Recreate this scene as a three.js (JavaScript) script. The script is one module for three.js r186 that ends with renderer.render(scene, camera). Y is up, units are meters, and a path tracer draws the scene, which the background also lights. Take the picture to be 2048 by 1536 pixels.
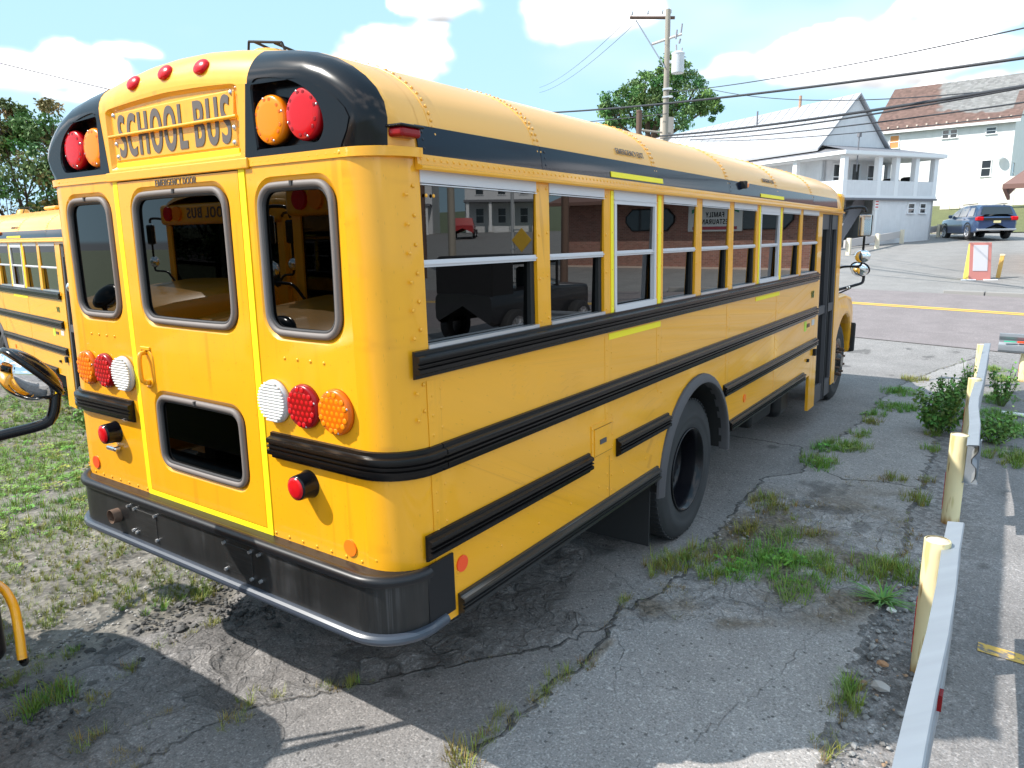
import * as THREE from 'three';
import { mergeGeometries, toCreasedNormals } from 'three/addons/utils/BufferGeometryUtils.js';
import { RoundedBoxGeometry } from 'three/addons/geometries/RoundedBoxGeometry.js';
import { TextGeometry } from 'three/addons/geometries/TextGeometry.js';
import { FontLoader } from 'three/addons/loaders/FontLoader.js';

const scene = new THREE.Scene();
const renderer = new THREE.WebGLRenderer({ antialias: true });
renderer.toneMapping = THREE.LinearToneMapping;
renderer.toneMappingExposure = 1.7;
renderer.shadowMap.enabled = true;

// ---------- camera
const camera = new THREE.PerspectiveCamera(55.98, 4 / 3, 0.05, 900);
camera.position.set(2.948, 2.150, 1.783);
camera.rotation.order = 'YXZ';
camera.rotation.set(-0.1998, 0.6051, -0.0117);
scene.add(camera);

// ---------- seeded random and noise
let seedState = 7;
function rnd() { seedState = (seedState + 0x6d2b79f5) | 0; let t = Math.imul(seedState ^ (seedState >>> 15), 1 | seedState); t = (t + Math.imul(t ^ (t >>> 7), 61 | t)) ^ t; return ((t ^ (t >>> 14)) >>> 0) / 4294967296; }
const rr = (a, b) => a + (b - a) * rnd();
const clamp = (v, a = 0, b = 1) => Math.min(b, Math.max(a, v));
const sstep = (a, b, v) => { const t = clamp((v - a) / (b - a)); return t * t * (3 - 2 * t); };
const mix = (a, b, t) => a + (b - a) * t;
const hash2 = (x, y) => { let h = Math.imul(x | 0, 374761393) ^ Math.imul(y | 0, 668265263); h = Math.imul(h ^ (h >>> 13), 1274126177); return ((h ^ (h >>> 16)) >>> 0) / 4294967296; };
function vnoise(x, y) { const xi = Math.floor(x), yi = Math.floor(y), fx = x - xi, fy = y - yi, u = fx * fx * (3 - 2 * fx), v = fy * fy * (3 - 2 * fy); return mix(mix(hash2(xi, yi), hash2(xi + 1, yi), u), mix(hash2(xi, yi + 1), hash2(xi + 1, yi + 1), u), v); }
function fbm(x, y, o = 4) { let s = 0, a = 0.5, n = 0; for (let i = 0; i < o; i++) { s += a * vnoise(x, y); n += a; a *= 0.5; x = x * 2.03 + 17.1; y = y * 2.03 + 9.7; } return s / n; }
const hash3 = (x, y, z) => hash2(Math.imul(x | 0, 73856093) ^ (z | 0) * 19349663, (y | 0) ^ Math.imul(z | 0, 83492791));
function vnoise3(x, y, z) { const xi = Math.floor(x), yi = Math.floor(y), zi = Math.floor(z); const s = (f) => f * f * (3 - 2 * f); const u = s(x - xi), v = s(y - yi), w = s(z - zi);
  const l = (k) => mix(mix(hash3(xi, yi, zi + k), hash3(xi + 1, yi, zi + k), u), mix(hash3(xi, yi + 1, zi + k), hash3(xi + 1, yi + 1, zi + k), u), v); return mix(l(0), l(1), w); }
function fbm3(x, y, z, o = 5) { let s = 0, a = 0.5, n = 0; for (let i = 0; i < o; i++) { s += a * vnoise3(x, y, z); n += a; a *= 0.52; x = x * 2.02 + 3.1; y = y * 2.02 + 7.7; z = z * 2.02 + 1.3; } return s / n; }

const SKYBANKS = [[-0.663, 0.208, -0.719, 6.5, 3.0, 1.25], [-0.684, 0.193, -0.704, 4, 2, 1], [-0.627, 0.226, -0.746, 4, 2.4, 1], [-0.485, 0.257, -0.836, 6.5, 3.2, 1.3], [-0.436, 0.260, -0.862, 4, 2.6, 1], [-0.600, 0.280, -0.749, 4.5, 2.2, 1.1], [-0.157, 0.193, -0.969, 8.5, 2.8, 1.3], [-0.215, 0.190, -0.958, 4.5, 2.2, 1.1], [-0.093, 0.193, -0.977, 5, 2.3, 1.1], [-0.047, 0.235, -0.971, 6, 2, 1], [-0.852, 0.211, -0.479, 2.2, 0.7, 0.8], [-0.906, 0.178, -0.384, 7, 2.6, 1.0], [-0.318, 0.198, -0.927, 3, 1.5, 0.8], [-0.889, 0.160, -0.430, 3, 1.2, 0.8], [-0.057, 0.151, -0.987, 4, 1.2, 1]];
// ---------- sky: air and cumulus, computed once over the whole sphere
const SUN = new THREE.Vector3(-0.735, 1, 0.50).normalize();
{
  const W = 2048, Hh = 1024, data = new Float32Array(W * Hh * 4);
  // centres of the larger cumulus banks: azimuth, elevation (deg), half width, half height (deg), weight
  const banks = [];
  const bank = (x, y, z, w, h, k) => { const d = new THREE.Vector3(x, y, z).normalize(); banks.push([Math.atan2(d.z, d.x), Math.asin(d.y), w * Math.PI / 180, h * Math.PI / 180, k]); };
  SKYBANKS.forEach((b) => bank(...b));
  for (let i = 0; i < 64; i++) { const a = rr(-Math.PI, Math.PI), e = rr(6, 55) * Math.PI / 180; const dAz = Math.atan2(Math.sin(a + 2.04), Math.cos(a + 2.04)); if (Math.abs(dAz) < 0.82 && e < 0.75) continue; banks.push([a, e, rr(6, 16) * Math.PI / 180, rr(2.5, 7) * Math.PI / 180, 1]); }  // extra cloud banks outside the view, added to raise the neutral ambient light
  for (let j = 0; j < Hh; j++) {
    const el = (j + 0.5) / Hh * Math.PI - Math.PI / 2, ce = Math.cos(el), se = Math.sin(el);
    for (let i = 0; i < W; i++) {
      const az = (i + 0.5) / W * 2 * Math.PI - Math.PI, x = Math.cos(az) * ce, z = Math.sin(az) * ce, y = se;
      const up = clamp(y), t = Math.pow(1 - up, 2.4);
      let r = mix(0.27, 0.41, t), g = mix(0.48, 0.61, t), b = mix(0.68, 0.74, t);
      const sd = Math.max(0, x * SUN.x + y * SUN.y + z * SUN.z), glow = Math.pow(sd, 12) * 0.35; r += glow; g += glow; b += glow * 0.95;
      if (y > -0.02) {
        let c = 0, base = 0;
        for (const [ba, be, bw, bh, k] of banks) {
          let da = az - ba; if (da > Math.PI) da -= 2 * Math.PI; if (da < -Math.PI) da += 2 * Math.PI; da *= Math.cos(be);
          let de = el - be; if (Math.abs(da) > bw * 1.7 || Math.abs(de) > bh * 2.2) continue;
          if (de < 0) de *= 1.7;
          const f = k * (1 - Math.sqrt(da * da / (bw * bw) + de * de / (bh * bh))); if (f > c) { c = f; base = clamp(-de / bh + 0.1); }
        }
        const n = fbm3(x * 9, y * 14, z * 9, 5), n2 = fbm3(x * 26 + 5, y * 34, z * 26, 4);
        const dens = sstep(0.06, 0.5, c * 1.05 + (n - 0.52) * 1.9 + (n2 - 0.5) * 1.1) * (c > 0 ? sstep(0, 0.1, c + 0.35) : 0);
        const veil = sstep(0.5, 0.78, fbm3(x * 3.2 + 2, y * 9, z * 3.2, 4)) * 0.45;
        const lum = 1.45 - 1.0 * base * (0.5 + n2) + (n - 0.5) * 0.9;
        r = mix(r, 0.8, veil * 0.7); g = mix(g, 0.8, veil * 0.7); b = mix(b, 0.8, veil * 0.7);
        r = mix(r, lum, dens); g = mix(g, lum * 1.0, dens); b = mix(b, lum * 1.02, dens);
      } else { const k = clamp(-y * 4); r = mix(r, 0.3, k); g = mix(g, 0.32, k); b = mix(b, 0.34, k); }
      const o = (j * W + i) * 4; data[o] = r; data[o + 1] = g; data[o + 2] = b; data[o + 3] = 1;
    }
  }
  const sky = new THREE.DataTexture(data, W, Hh, THREE.RGBAFormat, THREE.FloatType);
  sky.mapping = THREE.EquirectangularReflectionMapping; sky.magFilter = THREE.LinearFilter; sky.minFilter = THREE.LinearFilter; sky.needsUpdate = true;
  scene.background = sky; scene.environment = sky;
}
// ---------- sun
const sun = new THREE.DirectionalLight(new THREE.Color(1, 0.955, 0.88), 4.1);
sun.position.copy(SUN).multiplyScalar(60); sun.target.position.set(0, 0, -6); scene.add(sun, sun.target);
sun.castShadow = true; sun.shadow.mapSize.set(4096, 4096); sun.shadow.bias = -0.0004;
Object.assign(sun.shadow.camera, { left: -60, right: 60, top: 60, bottom: -60, near: 1, far: 160 });

// ---------- helpers
const V = (x, y, z) => new THREE.Vector3(x, y, z);
const lin = (r, g, b) => new THREE.Color().setRGB(r, g, b);
const std = (c, rough = 0.7, o = {}) => new THREE.MeshStandardMaterial({ color: lin(...c), roughness: rough, ...o });
const phys = (c, rough, o = {}) => new THREE.MeshPhysicalMaterial({ color: lin(...c), roughness: rough, ...o });
function norm(g) { let q = g.index ? g.toNonIndexed() : g; if (!q.attributes.normal) q.computeVertexNormals(); if (!q.attributes.uv) q.setAttribute('uv', new THREE.BufferAttribute(new Float32Array(q.attributes.position.count * 2), 2));
  for (const k of Object.keys(q.attributes)) if (!['position', 'normal', 'uv'].includes(k)) q.deleteAttribute(k); return q; }
const join = (a) => { a = (Array.isArray(a) ? a.flat(9) : [a]).filter(Boolean); return a.length === 1 ? norm(a[0]) : mergeGeometries(a.map(norm), false); };
function mesh(name, geoms, mat, parent) { const m = new THREE.Mesh(join(geoms), mat); m.name = name; m.castShadow = m.receiveShadow = true; if (parent) parent.add(m); return m; }
const taken = {};
function numbered(n) { taken[n] = (taken[n] ?? -1) + 1; return taken[n] ? n + '_' + String(taken[n]).padStart(3, '0') : n; }
function tag(o, label, category, group, kind) { if (label) o.userData.label = label; if (category) o.userData.category = category; if (group) o.userData.group = group; if (kind) o.userData.kind = kind; return o; }
function thing(name, label, category, pos = [0, 0, 0], turn = 0, group) { const g = new THREE.Group(); g.name = numbered(name); g.position.set(...pos); g.rotation.y = turn; tag(g, label, category, group); scene.add(g); return g; }
function single(name, geoms, mat, label, category, group) { const m = mesh(numbered(name), geoms, mat, scene); return tag(m, label, category, group); }
function struct(name, geoms, mat) { const m = mesh(numbered(name), geoms, mat, scene); m.userData.kind = 'structure'; return m; }
function stuff(name, geoms, mat, label, category) { const m = mesh(numbered(name), geoms, mat, scene); m.userData.kind = 'stuff'; return tag(m, label, category); }
const box = (x0, x1, y0, y1, z0, z1) => { const g = new THREE.BoxGeometry(Math.abs(x1 - x0), Math.abs(y1 - y0), Math.abs(z1 - z0)); g.translate((x0 + x1) / 2, (y0 + y1) / 2, (z0 + z1) / 2); return g; };
const rbox = (x0, x1, y0, y1, z0, z1, r = 0.01, s = 2) => { const g = new RoundedBoxGeometry(x1 - x0, y1 - y0, z1 - z0, s, Math.min(r, (x1 - x0) * 0.49, (y1 - y0) * 0.49, (z1 - z0) * 0.49)); g.translate((x0 + x1) / 2, (y0 + y1) / 2, (z0 + z1) / 2); return g; };
function tube(pts, r, seg = 8, steps = 0, closed = false) { const c = new THREE.CatmullRomCurve3(pts.map((p) => V(...p)), closed, 'catmullrom', 0.42); return new THREE.TubeGeometry(c, steps || pts.length * 5, r, seg, closed); }
function bar(a, b, r0, r1 = r0, seg = 8) { const A = V(...a), B = V(...b), d = B.clone().sub(A), L = d.length(); const g = new THREE.CylinderGeometry(r1, r0, L, seg); g.translate(0, L / 2, 0); g.applyQuaternion(new THREE.Quaternion().setFromUnitVectors(V(0, 1, 0), d.normalize())); g.translate(...a); return g; }
function mapGeo(g, fn, flip) { g = g.index ? g.toNonIndexed() : g; const p = g.attributes.position; for (let i = 0; i < p.count; i++) { const q = fn(p.getX(i), p.getY(i), p.getZ(i)); p.setXYZ(i, q[0], q[1], q[2]); }
  if (flip) for (let i = 0; i < p.count; i += 3) for (let k = 0; k < 3; k++) { const a = p.array[(i + 1) * 3 + k]; p.array[(i + 1) * 3 + k] = p.array[(i + 2) * 3 + k]; p.array[(i + 2) * 3 + k] = a; }
  g.deleteAttribute('normal'); g.computeVertexNormals(); return g; }
function mirrorX(g) { g = norm(g.clone()); for (const k of ['position', 'normal']) { const a = g.attributes[k]; for (let i = 0; i < a.count; i++) a.setX(i, -a.getX(i)); }
  for (const k of ['position', 'normal', 'uv']) { const a = g.attributes[k], n = a.itemSize, q = a.array; for (let i = 0; i < a.count; i += 3) for (let c = 0; c < n; c++) { const t = q[(i + 1) * n + c]; q[(i + 1) * n + c] = q[(i + 2) * n + c]; q[(i + 2) * n + c] = t; } } return g; }
// grid of points rows x cols -> surface
function loft(rows, crease = 0.6) { const nc = rows[0].length, pos = [], uv = [], idx = []; rows.forEach((r, j) => r.forEach((p, i) => { pos.push(...p); uv.push(i / (nc - 1), j / (rows.length - 1)); }));
  for (let j = 0; j < rows.length - 1; j++) for (let i = 0; i < nc - 1; i++) { const a = j * nc + i, b = a + 1, c = a + nc, d = c + 1; idx.push(a, b, d, a, d, c); }
  const g = new THREE.BufferGeometry(); g.setAttribute('position', new THREE.Float32BufferAttribute(pos, 3)); g.setAttribute('uv', new THREE.Float32BufferAttribute(uv, 2)); g.setIndex(idx); g.computeVertexNormals(); return crease ? toCreasedNormals(g, crease) : g; }
function shape(pts) { const s = new THREE.Shape(); pts.forEach((p, i) => i ? s.lineTo(...p) : s.moveTo(...p)); s.closePath(); return s; }
function rrectPts(x0, x1, y0, y1, r, n = 5) { const out = []; const c = [[x1 - r, y0 + r, -90], [x1 - r, y1 - r, 0], [x0 + r, y1 - r, 90], [x0 + r, y0 + r, 180]]; for (const [cx, cy, a0] of c) for (let i = 0; i <= n; i++) { const a = (a0 + 90 * i / n) * Math.PI / 180; out.push([cx + r * Math.cos(a), cy + r * Math.sin(a)]); } return out; }
const hole = (pts) => { const h = new THREE.Path(); pts.forEach((p, i) => i ? h.lineTo(...p) : h.moveTo(...p)); h.closePath(); return h; };
const extr = (s, d, o = {}) => new THREE.ExtrudeGeometry(s, { depth: d, bevelEnabled: false, curveSegments: 12, ...o });
// ring band between two closed outlines (each list of [x,y,z])
function band(a, b, crease = 0.7) { return loft([[...a, a[0]], [...b, b[0]]], crease); }
function ringTube(pts, z, r, seg = 8) { const c = new THREE.CatmullRomCurve3(pts.map((p) => V(p[0], p[1], z)), true, 'centripetal'); return new THREE.TubeGeometry(c, pts.length * 4, r, seg, true); }
const dome = (r, h, seg = 7) => { const g = new THREE.SphereGeometry(r, seg, 3, 0, Math.PI * 2, 0, Math.PI / 2); g.scale(1, h / r, 1); return g; };
const lathe = (pts, seg = 32) => new THREE.LatheGeometry(pts.map((p) => new THREE.Vector2(p[0], p[1])), seg);
function tex(w, h, fn, o = {}) { const d = new Uint8Array(w * h * 4); for (let j = 0; j < h; j++) for (let i = 0; i < w; i++) { const c = fn(i / w, j / h, i, j), k = (j * w + i) * 4; d[k] = clamp(c[0]) * 255; d[k + 1] = clamp(c[1]) * 255; d[k + 2] = clamp(c[2]) * 255; d[k + 3] = 255; }
  const t = new THREE.DataTexture(d, w, h); t.magFilter = THREE.LinearFilter; t.minFilter = THREE.LinearMipmapLinearFilter; t.generateMipmaps = true; t.wrapS = t.wrapT = THREE.RepeatWrapping; if (!o.linear) t.colorSpace = THREE.SRGBColorSpace; t.needsUpdate = true; return t; }
function uvPlanar(g, su = 1, axis = 'xz') { const p = g.attributes.position, uv = new Float32Array(p.count * 2); for (let i = 0; i < p.count; i++) { const x = p.getX(i), y = p.getY(i), z = p.getZ(i); uv[i * 2] = (axis[0] === 'x' ? x : axis[0] === 'z' ? z : y) / su; uv[i * 2 + 1] = (axis[1] === 'y' ? y : axis[1] === 'z' ? z : x) / su; } g.setAttribute('uv', new THREE.BufferAttribute(uv, 2)); return g; }
const fontBold = await new FontLoader().loadAsync('fonts/droid/droid_sans_bold.typeface.json');
const fontReg = await new FontLoader().loadAsync('fonts/droid/droid_sans_regular.typeface.json');
function text(str, w, h, d, font = fontBold) { const g = new TextGeometry(str, { font, size: 1, depth: 1, curveSegments: 5, bevelEnabled: false }); g.computeBoundingBox(); const b = g.boundingBox; g.translate(-(b.min.x + b.max.x) / 2, -(b.min.y + b.max.y) / 2, 0); g.scale(w / (b.max.x - b.min.x), h / (b.max.y - b.min.y), d); return g; }
// ---------- terrain: level yard, rising gently beyond the street, a little lower on the left
const TH = (x, z) => Math.max(0, 0.055 * (-z - 12)) - 0.22 * sstep(-3, -7, x);
const crackA = [[0.15, 1.3], [0.15, 0.5], [0.14, 0.38], [0.15, 0.23], [0.17, 0.04], [0.31, -0.14], [0.41, -0.29], [0.55, -0.5], [0.69, -0.68], [0.83, -0.86], [0.94, -1.01], [1.12, -1.19], [1.28, -1.6]];
const crackB = [[1.22, 0.4], [1.25, -0.25], [1.27, -0.35], [1.29, -0.66], [1.3, -1.01], [1.34, -1.2], [1.32, -1.44], [1.29, -1.59], [1.25, -1.79], [1.37, -2.14], [1.36, -2.36], [1.34, -3.25], [1.3, -3.97], [1.28, -4.63], [1.51, -4.95], [1.52, -5.7], [1.61, -6.78], [1.68, -7.65], [1.66, -8.6], [1.75, -9.81], [2.1, -11.5], [2.6, -13]];
const crackD = [[2.52, 1], [2.5, -1.13], [2.48, -1.58], [2.49, -1.91], [2.48, -2.36], [2.49, -2.56], [2.5, -3.68], [2.46, -4.72], [2.46, -6.0], [2.44, -7.3], [2.43, -8.5]];
const crackC = [[-1.0, -5.95], [0.39, -5.87], [0.89, -5.84], [1.3, -5.82], [1.45, -5.3], [1.63, -5.15], [1.89, -4.94], [2.16, -5.04], [2.45, -5.07]];
const lineS = [[1.36, -1.13], [1.36, -1.52], [1.46, -1.78], [1.83, -1.89], [2.04, -2.2], [2.48, -2.48]];
const at1 = (pl, z) => { for (let i = 0; i < pl.length - 1; i++) { const a = pl[i], b = pl[i + 1]; if (z <= a[1] && z >= b[1]) return mix(a[0], b[0], (a[1] - z) / (a[1] - b[1] + 1e-9)); } return z > pl[0][1] ? pl[0][0] : pl[pl.length - 1][0]; };
const thin = [[[2.0, -0.9], [2.12, -1.3], [2.2, -1.7], [2.27, -2.2], [2.3, -2.4]], [[1.34, -1.2], [1.55, -1.28], [1.72, -1.2], [1.95, -1.28]], [[1.36, -1.5], [1.45, -1.4], [1.5, -1.25], [1.56, -1.05]],
  [[0.3, -0.1], [0.5, 0.05], [0.6, 0.3], [0.55, 0.7]], [[-0.2, -2.6], [0.4, -2.3], [0.9, -2.25], [1.3, -2.0]], [[0.6, -1.2], [0.8, -1.7], [1.1, -2.0]], [[1.32, -3.3], [1.0, -3.5], [0.4, -3.4]], [[1.4, -4.6], [1.9, -4.2], [2.4, -4.3]], [[1.5, -3.2], [1.8, -3.5], [2.2, -3.4], [2.47, -3.6]], [[1.9, -2.6], [2.0, -3.0], [1.85, -3.5], [1.95, -4.1]], [[1.4, -2.7], [1.7, -2.9], [2.0, -2.75], [2.3, -2.95]],
  [[1.5, -6.4], [1.9, -6.6], [2.4, -6.5]], [[0.9, -9.2], [0.4, -10.5], [0.6, -12.5]], [[2.5, -2.9], [2.75, -3.05], [3.2, -2.95]], [[2.5, -4.9], [2.72, -4.95], [2.95, -5.2]], [[-0.6, -3.6], [-0.1, -4.5], [0.3, -5.6]]];
seedState = 31;
function crackCanvas(x0, x1, z0, z1, w, h) {
  const c = document.createElement('canvas'); c.width = w; c.height = h; const k = c.getContext('2d'); k.fillStyle = '#000'; k.fillRect(0, 0, w, h);
  const sx = w / (x1 - x0), sz = h / (z1 - z0), P = (p) => [(p[0] - x0) * sx, (p[1] - z0) * sz];
  k.lineCap = 'round'; k.lineJoin = 'round';
  const draw = (pl, width, jit, alpha) => {
    for (let i = 0; i < pl.length - 1; i++) { const a = pl[i], b = pl[i + 1], L = Math.hypot(b[0] - a[0], b[1] - a[1]), n = Math.max(2, Math.round(L / 0.03)); let prev = a;
      for (let s = 1; s <= n; s++) { const t = s / n, q = [mix(a[0], b[0], t) + (vnoise(a[0] * 31 + t * n * 0.7, a[1] * 17) - 0.5) * jit, mix(a[1], b[1], t) + (vnoise(a[1] * 13 + t * n * 0.7, 77 + a[0] * 9) - 0.5) * jit];
        k.strokeStyle = `rgba(255,255,255,${alpha * (0.55 + 0.45 * vnoise(t * n * 0.5 + a[0], a[1] * 3))})`; k.lineWidth = Math.max(1, width * (0.5 + vnoise(t * n * 0.4, a[0] * 7 + 3)) * sx); k.beginPath(); k.moveTo(...P(prev)); k.lineTo(...P(q)); k.stroke(); prev = q; } }
  };
  draw(crackA, 0.014, 0.05, 0.9); draw(crackB, 0.022, 0.07, 0.85); draw(crackD, 0.03, 0.08, 0.6); draw(crackC, 0.018, 0.05, 0.9); thin.forEach((t) => draw(t, 0.006, 0.05, 0.45));
  return k.getImageData(0, 0, w, h).data;
}
function worley(x, z) { const xi = Math.floor(x), zi = Math.floor(z); let a = 9, b = 9, id = 0; for (let j = -1; j <= 1; j++) for (let i = -1; i <= 1; i++) { const hx = hash2(xi + i, zi + j), hz = hash2(xi + i + 57, zi + j + 131), dx = xi + i + hx - x, dz = zi + j + hz - z, d = dx * dx + dz * dz; if (d < a) { b = a; a = d; id = hx; } else if (d < b) b = d; } return [Math.sqrt(a), Math.sqrt(b), id]; }
// what the ground is made of at (x,z): [rough asphalt, weedy broken asphalt, dirt and gravel, dark asphalt]
function groundKinds(x, z) {
  const n = fbm(x * 2.3, z * 2.3, 3) - 0.5, n2 = fbm(x * 0.9 + 40, z * 0.9, 3) - 0.5;
  const xa = at1(crackA, z), xb = at1(crackB, z), xd = at1(crackD, z);
  const rough = sstep(0.03, -0.06, x - xa - (z < -1.6 ? n2 * 1.5 + 0.4 * (z + 1.6) : 0)) * sstep(-5.5, -3.5, z);
  const strip = sstep(-0.03, 0.03, x - xb) * sstep(0.03, -0.03, x - xd);
  const zs = at1(lineS.map((p) => [p[1], -p[0]]), -x);
  const weedy = strip * sstep(0.12, -0.15, z - zs - n * 0.35) * sstep(-5.0, -3.7, z + n2 * 2.4) ;
  const dirt = sstep(0.08, -0.12, x + 0.85 - 0.12 * z * (z > 0 ? -1 : 0) - n * 0.5);
  const dark = sstep(-0.02, 0.05, x - xd);
  return [rough * (1 - dirt), weedy, dirt, dark, strip];
}
const srgb = (v) => v <= 0.0031308 ? v * 12.92 : 1.055 * Math.pow(v, 1 / 2.4) - 0.055;
function yardPatch(x0, x1, z0, z1, w, h, segx, segz, relief) {
  const cr = crackCanvas(x0, x1, z0, z1, w, h), col = new Uint8Array(w * h * 4), bmp = new Uint8Array(w * h * 4), mm = (x1 - x0) / w;
  let kx = -1, kk = null; const K = 8, gw = Math.ceil(w / K) + 2, kinds = [];
  for (let j = 0; j <= Math.ceil(h / K) + 1; j++) for (let i = 0; i < gw; i++) kinds.push(groundKinds(x0 + i * K * mm, z0 + j * K * (z1 - z0) / h));
  for (let j = 0; j < h; j++) for (let i = 0; i < w; i++) {
    const x = x0 + (i + 0.5) * mm, z = z0 + (j + 0.5) * (z1 - z0) / h;
    const gi = i / K | 0, gj = j / K | 0, fx = i / K - gi, fz = j / K - gj, a = kinds[gj * gw + gi], b = kinds[gj * gw + gi + 1], c = kinds[(gj + 1) * gw + gi], d = kinds[(gj + 1) * gw + gi + 1];
    const q = (k) => mix(mix(a[k], b[k], fx), mix(c[k], d[k], fx), fz); const rough = q(0), weedy = q(1), dirt = q(2), dark = q(3), strip = q(4);
    const big = fbm(x * 0.8, z * 0.8, 3), mid = fbm(x * 5, z * 5, 3), grain = hash2(i + 1000, j + 500), g2 = vnoise(x * 160, z * 160), g3 = vnoise(x * 60 + 9, z * 60);
    let L = 0.195 * (0.82 + 0.4 * big) * (0.88 + 0.24 * mid), hgt = 0.62 + 0.12 * (g2 - 0.5) + 0.1 * (g3 - 0.5), r = 1.045, g = 0.985, bl = 0.955;
    if (strip > 0.5) L *= 1.38;
    const agg = (g2 > 0.78 ? 1.5 : g2 < 0.2 ? 0.66 : 1) * (0.82 + 0.36 * grain) * (g3 > 0.8 ? 1.18 : 1); L *= agg;
    if (hash2(Math.floor(x * 70), Math.floor(z * 70)) > 0.992) L *= 0.45;
    if (rough > 0.02 || weedy > 0.02) {
      const k = Math.max(rough, weedy), wx = x + (vnoise(x * 7, z * 7) - 0.5) * 0.2, wz = z + (vnoise(x * 7 + 31, z * 7) - 0.5) * 0.2;
      const w1 = worley(wx * 4.3, wz * 5.2), w2 = worley(wx * 11 + 5, wz * 13), patchy = sstep(0.38, 0.6, fbm(x * 1.7 + 11, z * 1.7, 3));
      const e1 = sstep(0.075, 0.012, w1[1] - w1[0]) * sstep(0.36, 0.5, fbm(x * 2.4 + 5, z * 2.4 + 2, 3)) * (0.4 + 0.6 * g3), e2 = sstep(0.10, 0.02, w2[1] - w2[0]) * patchy * 0.45, e = Math.max(e1 * 0.9, e2);
      L *= mix(1, (0.78 + 0.42 * w1[2]) * (0.9 + 0.2 * w2[2]) * 0.86, k); const crumb = fbm(x * 30, z * 30, 3); L *= mix(1, 0.7 + 0.6 * crumb, k * 0.7); L = mix(L, 0.03 + 0.03 * grain, e * k * 0.7); hgt += k * (-0.34 * e + (w1[2] - 0.5) * 0.14 + (mid - 0.5) * 0.35 + (crumb - 0.5) * 0.5);
    }
    if (weedy > 0.02) { const s = sstep(0.36, 0.62, fbm(x * 3.1 + 3, z * 3.1, 4)); L = mix(L, 0.13 * (0.55 + 0.9 * g3) * (0.7 + 0.6 * grain), s * weedy); r = mix(r, 1.18, s * weedy); g = mix(g, 0.98, s * weedy); bl = mix(bl, 0.78, s * weedy); hgt += s * weedy * (g3 - 0.6) * 0.3; }
    if (dirt > 0.02) { const w3 = worley(x * 22, z * 22), s = 0.15 * (0.6 + 0.8 * big) * (0.6 + 0.8 * w3[2]) * (0.75 + 0.5 * grain); L = mix(L, s * 1.05, dirt); r = mix(r, 1.08, dirt); g = mix(g, 0.99, dirt); bl = mix(bl, 0.86, dirt); hgt = mix(hgt, 0.5 + (0.4 - w3[0]) * 0.5, dirt); }
    if (dark > 0.02) { const s = 0.19 * (0.7 + 0.6 * big) * agg * (0.85 + 0.3 * mid), near = sstep(0.5, 0, x - 2.5 - mid * 0.3), w3 = worley(x * 30, z * 30); L = mix(L, s * mix(1, 0.5 + 0.9 * w3[2], near * 0.7), dark); bl = mix(bl, 0.97, dark); hgt += dark * near * (0.3 - w3[0]) * 0.25; }
    // oil and soot marks on the slabs, and damp seams
    const st = sstep(0.72, 0.8, fbm(x * 2.6 + 77, z * 1.9, 4)) * (1 - dirt) * 0.45; L *= 1 - st;
    const e = cr[(j * w + i) * 4] / 255; L = mix(L, 0.028 + 0.03 * grain, e * 0.92); hgt -= e * 0.45;
    const o = (j * w + i) * 4; col[o] = clamp(srgb(L * r)) * 255; col[o + 1] = clamp(srgb(L * g)) * 255; col[o + 2] = clamp(srgb(L * bl)) * 255; col[o + 3] = 255;
    const hv = clamp(hgt) * 255; bmp[o] = bmp[o + 1] = bmp[o + 2] = hv; bmp[o + 3] = 255;
  }
  const mk = (d, s) => { const t = new THREE.DataTexture(d, w, h); t.magFilter = THREE.LinearFilter; t.minFilter = THREE.LinearMipmapLinearFilter; t.generateMipmaps = true; if (s) t.colorSpace = THREE.SRGBColorSpace; t.needsUpdate = true; return t; };
  const m = new THREE.MeshStandardMaterial({ map: mk(col, 1), bumpMap: mk(bmp, 0), bumpScale: 0.022, roughness: 0.93 });
  const rows = []; for (let j = 0; j <= segz; j++) { const row = []; for (let i = 0; i <= segx; i++) { const x = mix(x0, x1, i / segx), z = mix(z0, z1, j / segz); let y = TH(x, z);
    if (relief) { const k = groundKinds(x, z), w1 = worley((x + (vnoise(x * 9, z * 9) - 0.5) * 0.16) * 4.3, (z + (vnoise(x * 9 + 31, z * 9) - 0.5) * 0.16) * 5.2), edge = Math.min(sstep(x0, x0 + 0.3, x), sstep(x1, x1 - 0.3, x), sstep(z0, z0 + 0.3, z), sstep(z1, z1 - 0.3, z));
      y += edge * ((k[0] + k[1]) * ((w1[2] - 0.5) * 0.010 + (fbm(x * 14, z * 14, 2) - 0.5) * 0.02 + (fbm(x * 4, z * 4, 3) - 0.5) * 0.05) + k[2] * ((fbm(x * 3, z * 3, 3) - 0.5) * 0.08 - 0.02) - 0.018 * k[3] + 0.004 * k[4]); }
    row.push([x, y, z]); } rows.push(row); }
  return [loft(rows, 0), m];
}
const relTerrain = (x, z) => TH(x, z);
{
  const [g, m] = yardPatch(-3.2, 4.0, -6.2, 1.0, 2048, 2048, 330, 330, true); struct('yard_pavement', g, m);
  const [g2, m2] = yardPatch(-3.2, 4.0, -14.2, -6.2, 1024, 1024, 24, 24, false); struct('yard_pavement', g2, m2);
  const [g3, m3] = yardPatch(4.0, 16.0, -14.2, 1.0, 768, 768, 10, 10, false); struct('yard_pavement', g3, m3);
  const [g4, m4] = yardPatch(-22, -3.2, -14.2, 1.0, 1024, 768, 60, 12, false); struct('yard_dirt', g4, m4);
  const [g5, m5] = yardPatch(-22, 16, 1.0, 24, 768, 512, 60, 4, false); struct('yard_pavement', g5, m5);
}
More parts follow.
